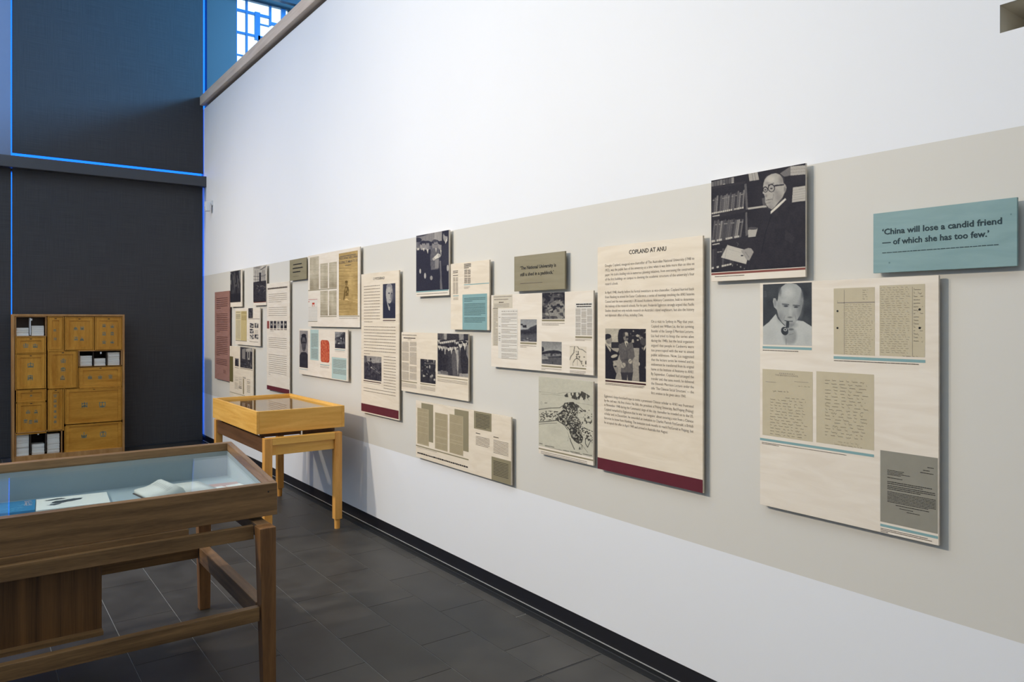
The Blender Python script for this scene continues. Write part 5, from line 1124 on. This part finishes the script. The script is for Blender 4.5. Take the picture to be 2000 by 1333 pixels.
# ---- 14. panel with a red seal print
c = Crop(575, 630, 11.1)
p = Panel(c, (100, 138), (1158, 1284), B_WHITE, 'white panel with a bright red seal and pale teal text blocks', 'exhibit_board')
def fn(P):
    P.bg(.66); P.noise(.06, 60, seed=1); P.poly(.10, (105, 740), (150, 650), (200, 640), (250, 650), (290, 700), (290, 1010), (105, 1000)); P.noise(.03, 40, seed=5); P.ell(.06, 205, 400, 62, 135); P.ell(.30, 205, 480, 48, 150); P.ell(.42, 200, 350, 38, 60, .8, .6); P.ell(.16, 225, 560, 30, 90, .6, .7); P.poly(.08, (165, 425), (245, 425), (245, 455), (165, 455)); P.line(.1, 10, (190, 560), (235, 560)); P.ell(.05, 205, 290, 50, 40); P.noise(.02, 12, seed=2)
p.photo(112, 178, 292, 995, fn, dens=1.8, light=(196, 186, 176)); strip(p, 108, 1000, 288, 10, I_TEAL); 
p.rect('teal_block', 345, 155, 526, 832, I_PTEAL); line_words(p, 365, 236, 510, 545, I_TEXT, None, 30, fill=.38, name='text_block', breaks=(17,), short={16: .4}, seed=3)
ya, za = p.w(568, 380); yb, zb_ = p.w(762, 880)
pts = []
for cx_, cz_, a0 in ((ya - 0.03, za - 0.03, 90), (ya - 0.03, zb_ + 0.03, 180), (yb + 0.03, zb_ + 0.03, 270), (yb + 0.05, za - 0.05, 0)):
    rr = 0.05 if a0 == 0 else 0.03
    for q in range(5):
        an = math.radians(a0 + q * 22.5); pts.append((p.x(1), cx_ - rr * math.cos(an), cz_ + rr * math.sin(an)))
m_red, nt, N, L, P_ = newmat('red_seal_print')
no = N.new('ShaderNodeTexNoise'); no.inputs['Scale'].default_value = 55; g_ = N.new('ShaderNodeTexCoord'); L.new(g_.outputs['Object'], no.inputs['Vector'])
rp_ = N.new('ShaderNodeValToRGB'); rp_.color_ramp.elements[0].color = (0.42, 0.035, 0.01, 1); rp_.color_ramp.elements[1].color = (0.66, 0.20, 0.09, 1); rp_.color_ramp.elements[0].position = .4; rp_.color_ramp.elements[1].position = .68
L.new(no.outputs[0], rp_.inputs[0]); L.new(rp_.outputs[0], P_.inputs['Base Color']); P_.inputs['Roughness'].default_value = .5
mk('red_seal', pts, [tuple(range(len(pts)))], m_red, p.e)
strip(p, 560, 906, 760, 14, I_TEAL); line_words(p, 562, 940, 755, 40, I_GREY, None, 3, fill=.35, name='caption')
def fn(P):
    P.bg(.30); P.noise(.12, 40, seed=1); P.poly(.55, (880, 210), (1060, 210), (980, 300), (880, 350)); P.noise(.15, 30, seed=2); P.poly(.10, (960, 340), (1105, 230), (1105, 430), (1000, 400)); P.ell(.95, 1010, 345, 14, 14); P.ell(.95, 962, 455, 14, 12); P.line(.7, 8, (1010, 350), (1015, 430)); P.line(.7, 7, (1065, 340), (1068, 430)); P.poly(.12, (880, 470), (1105, 470), (1105, 570), (880, 570)); P.blobs(.6, 30, .72, 3, [(880, 380), (1000, 380), (1000, 470), (880, 470)]); P.noise(.08, 14, seed=4)
p.photo(880, 206, 1104, 574, fn, dens=1.6, light=(206, 204, 196)); strip(p, 876, 582, 1100, 14, I_TEAL); line_words(p, 880, 612, 1095, 22, I_GREY, None, 2, fill=.35, name='caption')
p.rect('teal_block', 812, 752, 1130, 1262, I_PTEAL); line_words(p, 838, 790, 1120, 320, I_TEXT, None, 17, fill=.36, name='text_block', breaks=(10,), short={9: .8}, seed=8)
# ---- 15. small olive quotation (lettering too small to read)
c = Crop(560, 480, 16.66)
p = Panel(c, (95, 478), (640, 1082), B_OLIVE, 'small square olive quotation panel left of the newspaper panel', 'quotation_panel')
for x0, y0, x1, sd in ((215, 585, 490, 2), (195, 710, 520, 3), (200, 832, 445, 4)):
    line_words(p, x0, y0 + 10, x1, 62, I_BLACK, None, 1, fill=.62, name='lettering', wl=(2, 4), gap=.8, seed=sd)
line_words(p, 210, 1000, 400, 22, I_TEXT, None, 1, fill=.5, name='caption')
# ---- 16. tall text panel behind the honey case
c = Crop(400, 470, 4.164)
p = Panel(c, (505, 352), (688, 1252), B_WHITE, 'tall white text panel with six small portraits behind the honey case', 'text_panel')
line_words(p, 512, 386, 672, 16, I_TEXT, None, 1, fill=.8, name='heading', wl=(1.6, 3), gap=.7)
line_words(p, 520, 432, 668, 78, I_LINE, None, 5, fill=.21, name='text_block', wl=(2, 5), short={4: .7}); line_words(p, 520, 540, 668, 78, I_LINE, None, 5, fill=.21, name='text_block', wl=(2, 5))
for k, x0 in enumerate((500, 532, 560, 588, 616, 645)):
    if k == 0: p.rect('colour_block', x0 + 6, 655, x0 + 25, 717, pr('rose_print', (.25, .07, .06)))
    else:
        def fn(P, k=k, x0=x0):
            P.bg(.2 if k != 3 else .55); P.noise(.12, 10, seed=k); P.ell(.65, x0 + 11, 680, 5.5, 11); P.ell(.08, x0 + 11, 671, 6, 6); P.poly(.06 if k != 3 else .7, (x0 + 1, 712), (x0 + 5, 694), (x0 + 17, 694), (x0 + 22, 712), (x0 + 22, 730), (x0 + 1, 730))
        p.photo(x0, 655, x0 + 22, 716, fn, dens=2.2); strip(p, x0, 722, x0 + 22, 5, I_BROWN)
line_words(p, 532, 732, 560, 8, I_GREY, None, 2, fill=.4, name='caption')
line_words(p, 520, 782, 666, 92, I_LINE, None, 6, fill=.21, name='text_block', wl=(2, 5)); line_words(p, 520, 918, 666, 176, I_LINE, None, 11, fill=.21, name='text_block', wl=(2, 5), short={10: .1})
zt_ = p.w(503, 1175)[1]; p.quad('foot_band', p.yl - 0.0003, p.yr + 0.003, p.zb + 0.0003, zt_, I_MAROON)
# ---- 17. dusty rose text panel
c = Crop(410, 560, 11.11)
p = Panel(c, (105, 126), (424, 2068), B_PINK, 'dusty rose text panel at the far left end of the wall', 'text_panel')
rt_ = pr('dark_rose_text', (0.10, 0.04, 0.035))
for y0, hh, n in ((225, 250, 6), (560, 420, 11), (1050, 430, 11)):
    line_words(p, 145, y0 + 18, 385, hh, rt_, None, n, fill=.34, name='text_block', wl=(2.5, 6), seed=n, short={n - 1: .3 if n > 6 else .4})
c2 = Crop(410, 670, 11.11)
line_words(p, 140, 325, 375, 140, rt_, c2, 4, fill=.34, name='text_block', wl=(2.5, 6)); line_words(p, 290, 578, 345, 80, rt_, c2, 3, fill=.4, name='signature')
# ---- 18, 19. two tall photographs
c = Crop(440, 500, 12.12)
p = Panel(c, (120, 378), (392, 1202), B_WHITE, 'narrow photo panel of dark tree trunks, upper left', 'photo_panel')
def fn(P):
    P.bg(.12); P.noise(.10, 16, 160, seed=1); P.poly(.50, (320, 350), (395, 345), (375, 700), (345, 640), (330, 540)); P.noise(.06, 10, 60, seed=2); P.blobs(.55, 20, .7, 3, [(120, 400), (170, 400), (160, 900), (120, 860)], sy=60); P.line(.45, 14, (180, 440), (215, 700)); P.line(.40, 12, (215, 400), (240, 640)); P.line(.04, 16, (265, 360), (270, 760)); P.blobs(.3, 26, .66, 4, [(160, 430), (330, 430), (330, 760), (160, 760)], sy=70); P.line(.35, 6, (350, 660), (360, 770)); P.poly(.05, (120, 900), (395, 880), (395, 1100), (120, 1100), a=.8)
p.photo(120, 378, 366, 1090, fn, dens=2.0, light=(190, 188, 172)); line_words(p, 135, 1105, 360, 10, I_GREY, None, 1, fill=.4, name='caption')
p = Panel(c, (665, 268), (972, 1166), B_WHITE, 'narrow photo panel of a balcony with a white canopy, upper left', 'photo_panel')
def fn(P):
    P.bg(.72); P.noise(.05, 20, 100, seed=1); P.poly(.55, (660, 290), (800, 250), (840, 240), (800, 320)); P.poly(.85, (830, 300), (880, 230), (930, 230), (860, 310)); P.poly(.35, (820, 330), (970, 235), (970, 260), (850, 340)); P.line(.15, 9, (665, 490), (800, 490), (900, 480), (970, 440)); P.line(.2, 7, (665, 560), (810, 560))
    for x in (712, 770, 890, 925): P.line(.25, 7, (x, 340), (x, 620))
    P.poly(.14, (800, 400), (852, 400), (852, 640), (800, 640)); P.poly(.10, (665, 625), (970, 585), (970, 1090), (665, 1090)); P.noise(.05, 24, seed=2); P.blobs(.32, 26, .70, 3, [(720, 700), (950, 700), (950, 900), (800, 900)])
p.photo(665, 268, 968, 1084, fn, dens=2.0); strip(p, 672, 1094, 966, 20, I_RULE)
# ---- 20. panel with a yellowed book spread and a photo grid
c = Crop(410, 560, 11.11)
p = Panel(c, (552, 482), (1086, 1300), B_WHITE, 'cream panel with a yellowed book spread and a grid of small photos', 'exhibit_board')
YEL = pr('yellowed_paper_print', (0.52, 0.42, 0.20), .1); YEL2 = pr('pale_yellowed_paper_print', (0.60, 0.52, 0.32), .1)
p.rect('book_page_print', 556, 535, 672, 1172, YEL2); p.rect('book_page_print', 674, 535, 800, 1182, YEL); line_words(p, 568, 545, 660, 160, I_TEXT, None, 6, fill=.4, name='page_text', breaks=(1,), seed=3); line_words(p, 570, 730, 662, 400, I_GREY, None, 22, fill=.35, name='page_text', wl=(5, 9)); line_words(p, 690, 545, 795, 190, pr('brown_text', (.25, .18, .06)), None, 7, fill=.4, name='page_text', breaks=(2,)); strip(p, 556, 1166, 800, 10, I_TEXT)
def fn(P): P.bg(.18); P.noise(.16, 22, seed=1); P.noise(.1, 8, seed=2)
p.photo(834, 462, 932, 688, fn, dens=2); strip(p, 834, 700, 1080, 9, I_TEXT)
for i in range(3):
    for j in range(2):
        x0 = 866 + j * 102; y0 = 795 + i * 122
        def fn(P, i=i, j=j): P.bg(.25); P.noise(.2, 24, seed=i * 5 + j); P.blobs(.8, 26, .62, i + 7 * j)
        if (i, j) == (1, 1): line_words(p, x0, y0 + 20, x0 + 84, 90, I_GREY, None, 8, fill=.4, name='caption')
        else: p.photo(x0, y0, x0 + 84, y0 + 105, fn, dens=2.2)
strip(p, 862, 1190, 1050, 8, I_TEXT)
# ---- 21. panel with an interior photograph, partly behind the honey case
c = Crop(410, 670, 11.11)
p = Panel(c, (430, 66), (936, 1300), B_CREAM, 'cream panel with an interior photograph, partly hidden by the honey case', 'exhibit_board')
p.rect('olive_block', 432, 290, 504, 852, pr('dark_olive_print', (.12, .10, .035)))
def fn(P): P.bg(.35); P.poly(.06, (545, 370), (600, 360), (612, 515), (545, 510)); P.noise(.1, 14, seed=1)
p.photo(545, 334, 628, 516, fn, dens=2.2); strip(p, 540, 528, 626, 10, I_TEXT)
def fn(P):
    P.bg(.12); P.noise(.05, 30, seed=1); P.poly(.50, (700, 140), (770, 120), (765, 360), (690, 340)); P.poly(.62, (780, 130), (915, 110), (910, 200), (870, 190), (865, 370), (815, 370), (810, 190), (780, 200)); P.ell(.7, 845, 150, 40, 30); P.poly(.10, (830, 200), (850, 200), (850, 330), (830, 330)); P.poly(.15, (655, 75), (700, 75), (700, 340), (655, 400)); P.blobs(.35, 20, .7, 2, [(660, 380), (920, 380), (920, 560), (660, 530)]); P.noise(.03, 10, seed=3)
p.photo(658, 76, 922, 574, fn, dens=2); strip(p, 655, 544, 928, 10, I_TEXT)
for a, y0, hh in ((540, 735, 260), (628, 740, 190), (805, 780, 300)): line_words(p, a, y0, a + 70, hh, I_GREY if a != 805 else I_TEXT, None, 14, fill=.35, name='list_text', seed=a, breaks=(1, 5))
line_words(p, 715, 735, 780, 36, I_TEXT, None, 2, fill=.5, name='list_heading'); p.rect('list_bar', 715, 780, 742, 1120, I_NEWS); p.rect('black_bar', 622, 972, 690, 1002, I_BLACK); line_words(p, 622, 930, 690, 34, I_TEXT, None, 2, fill=.6, name='list_text'); strip(p, 432, 1058, 760, 11, I_OLIVE)
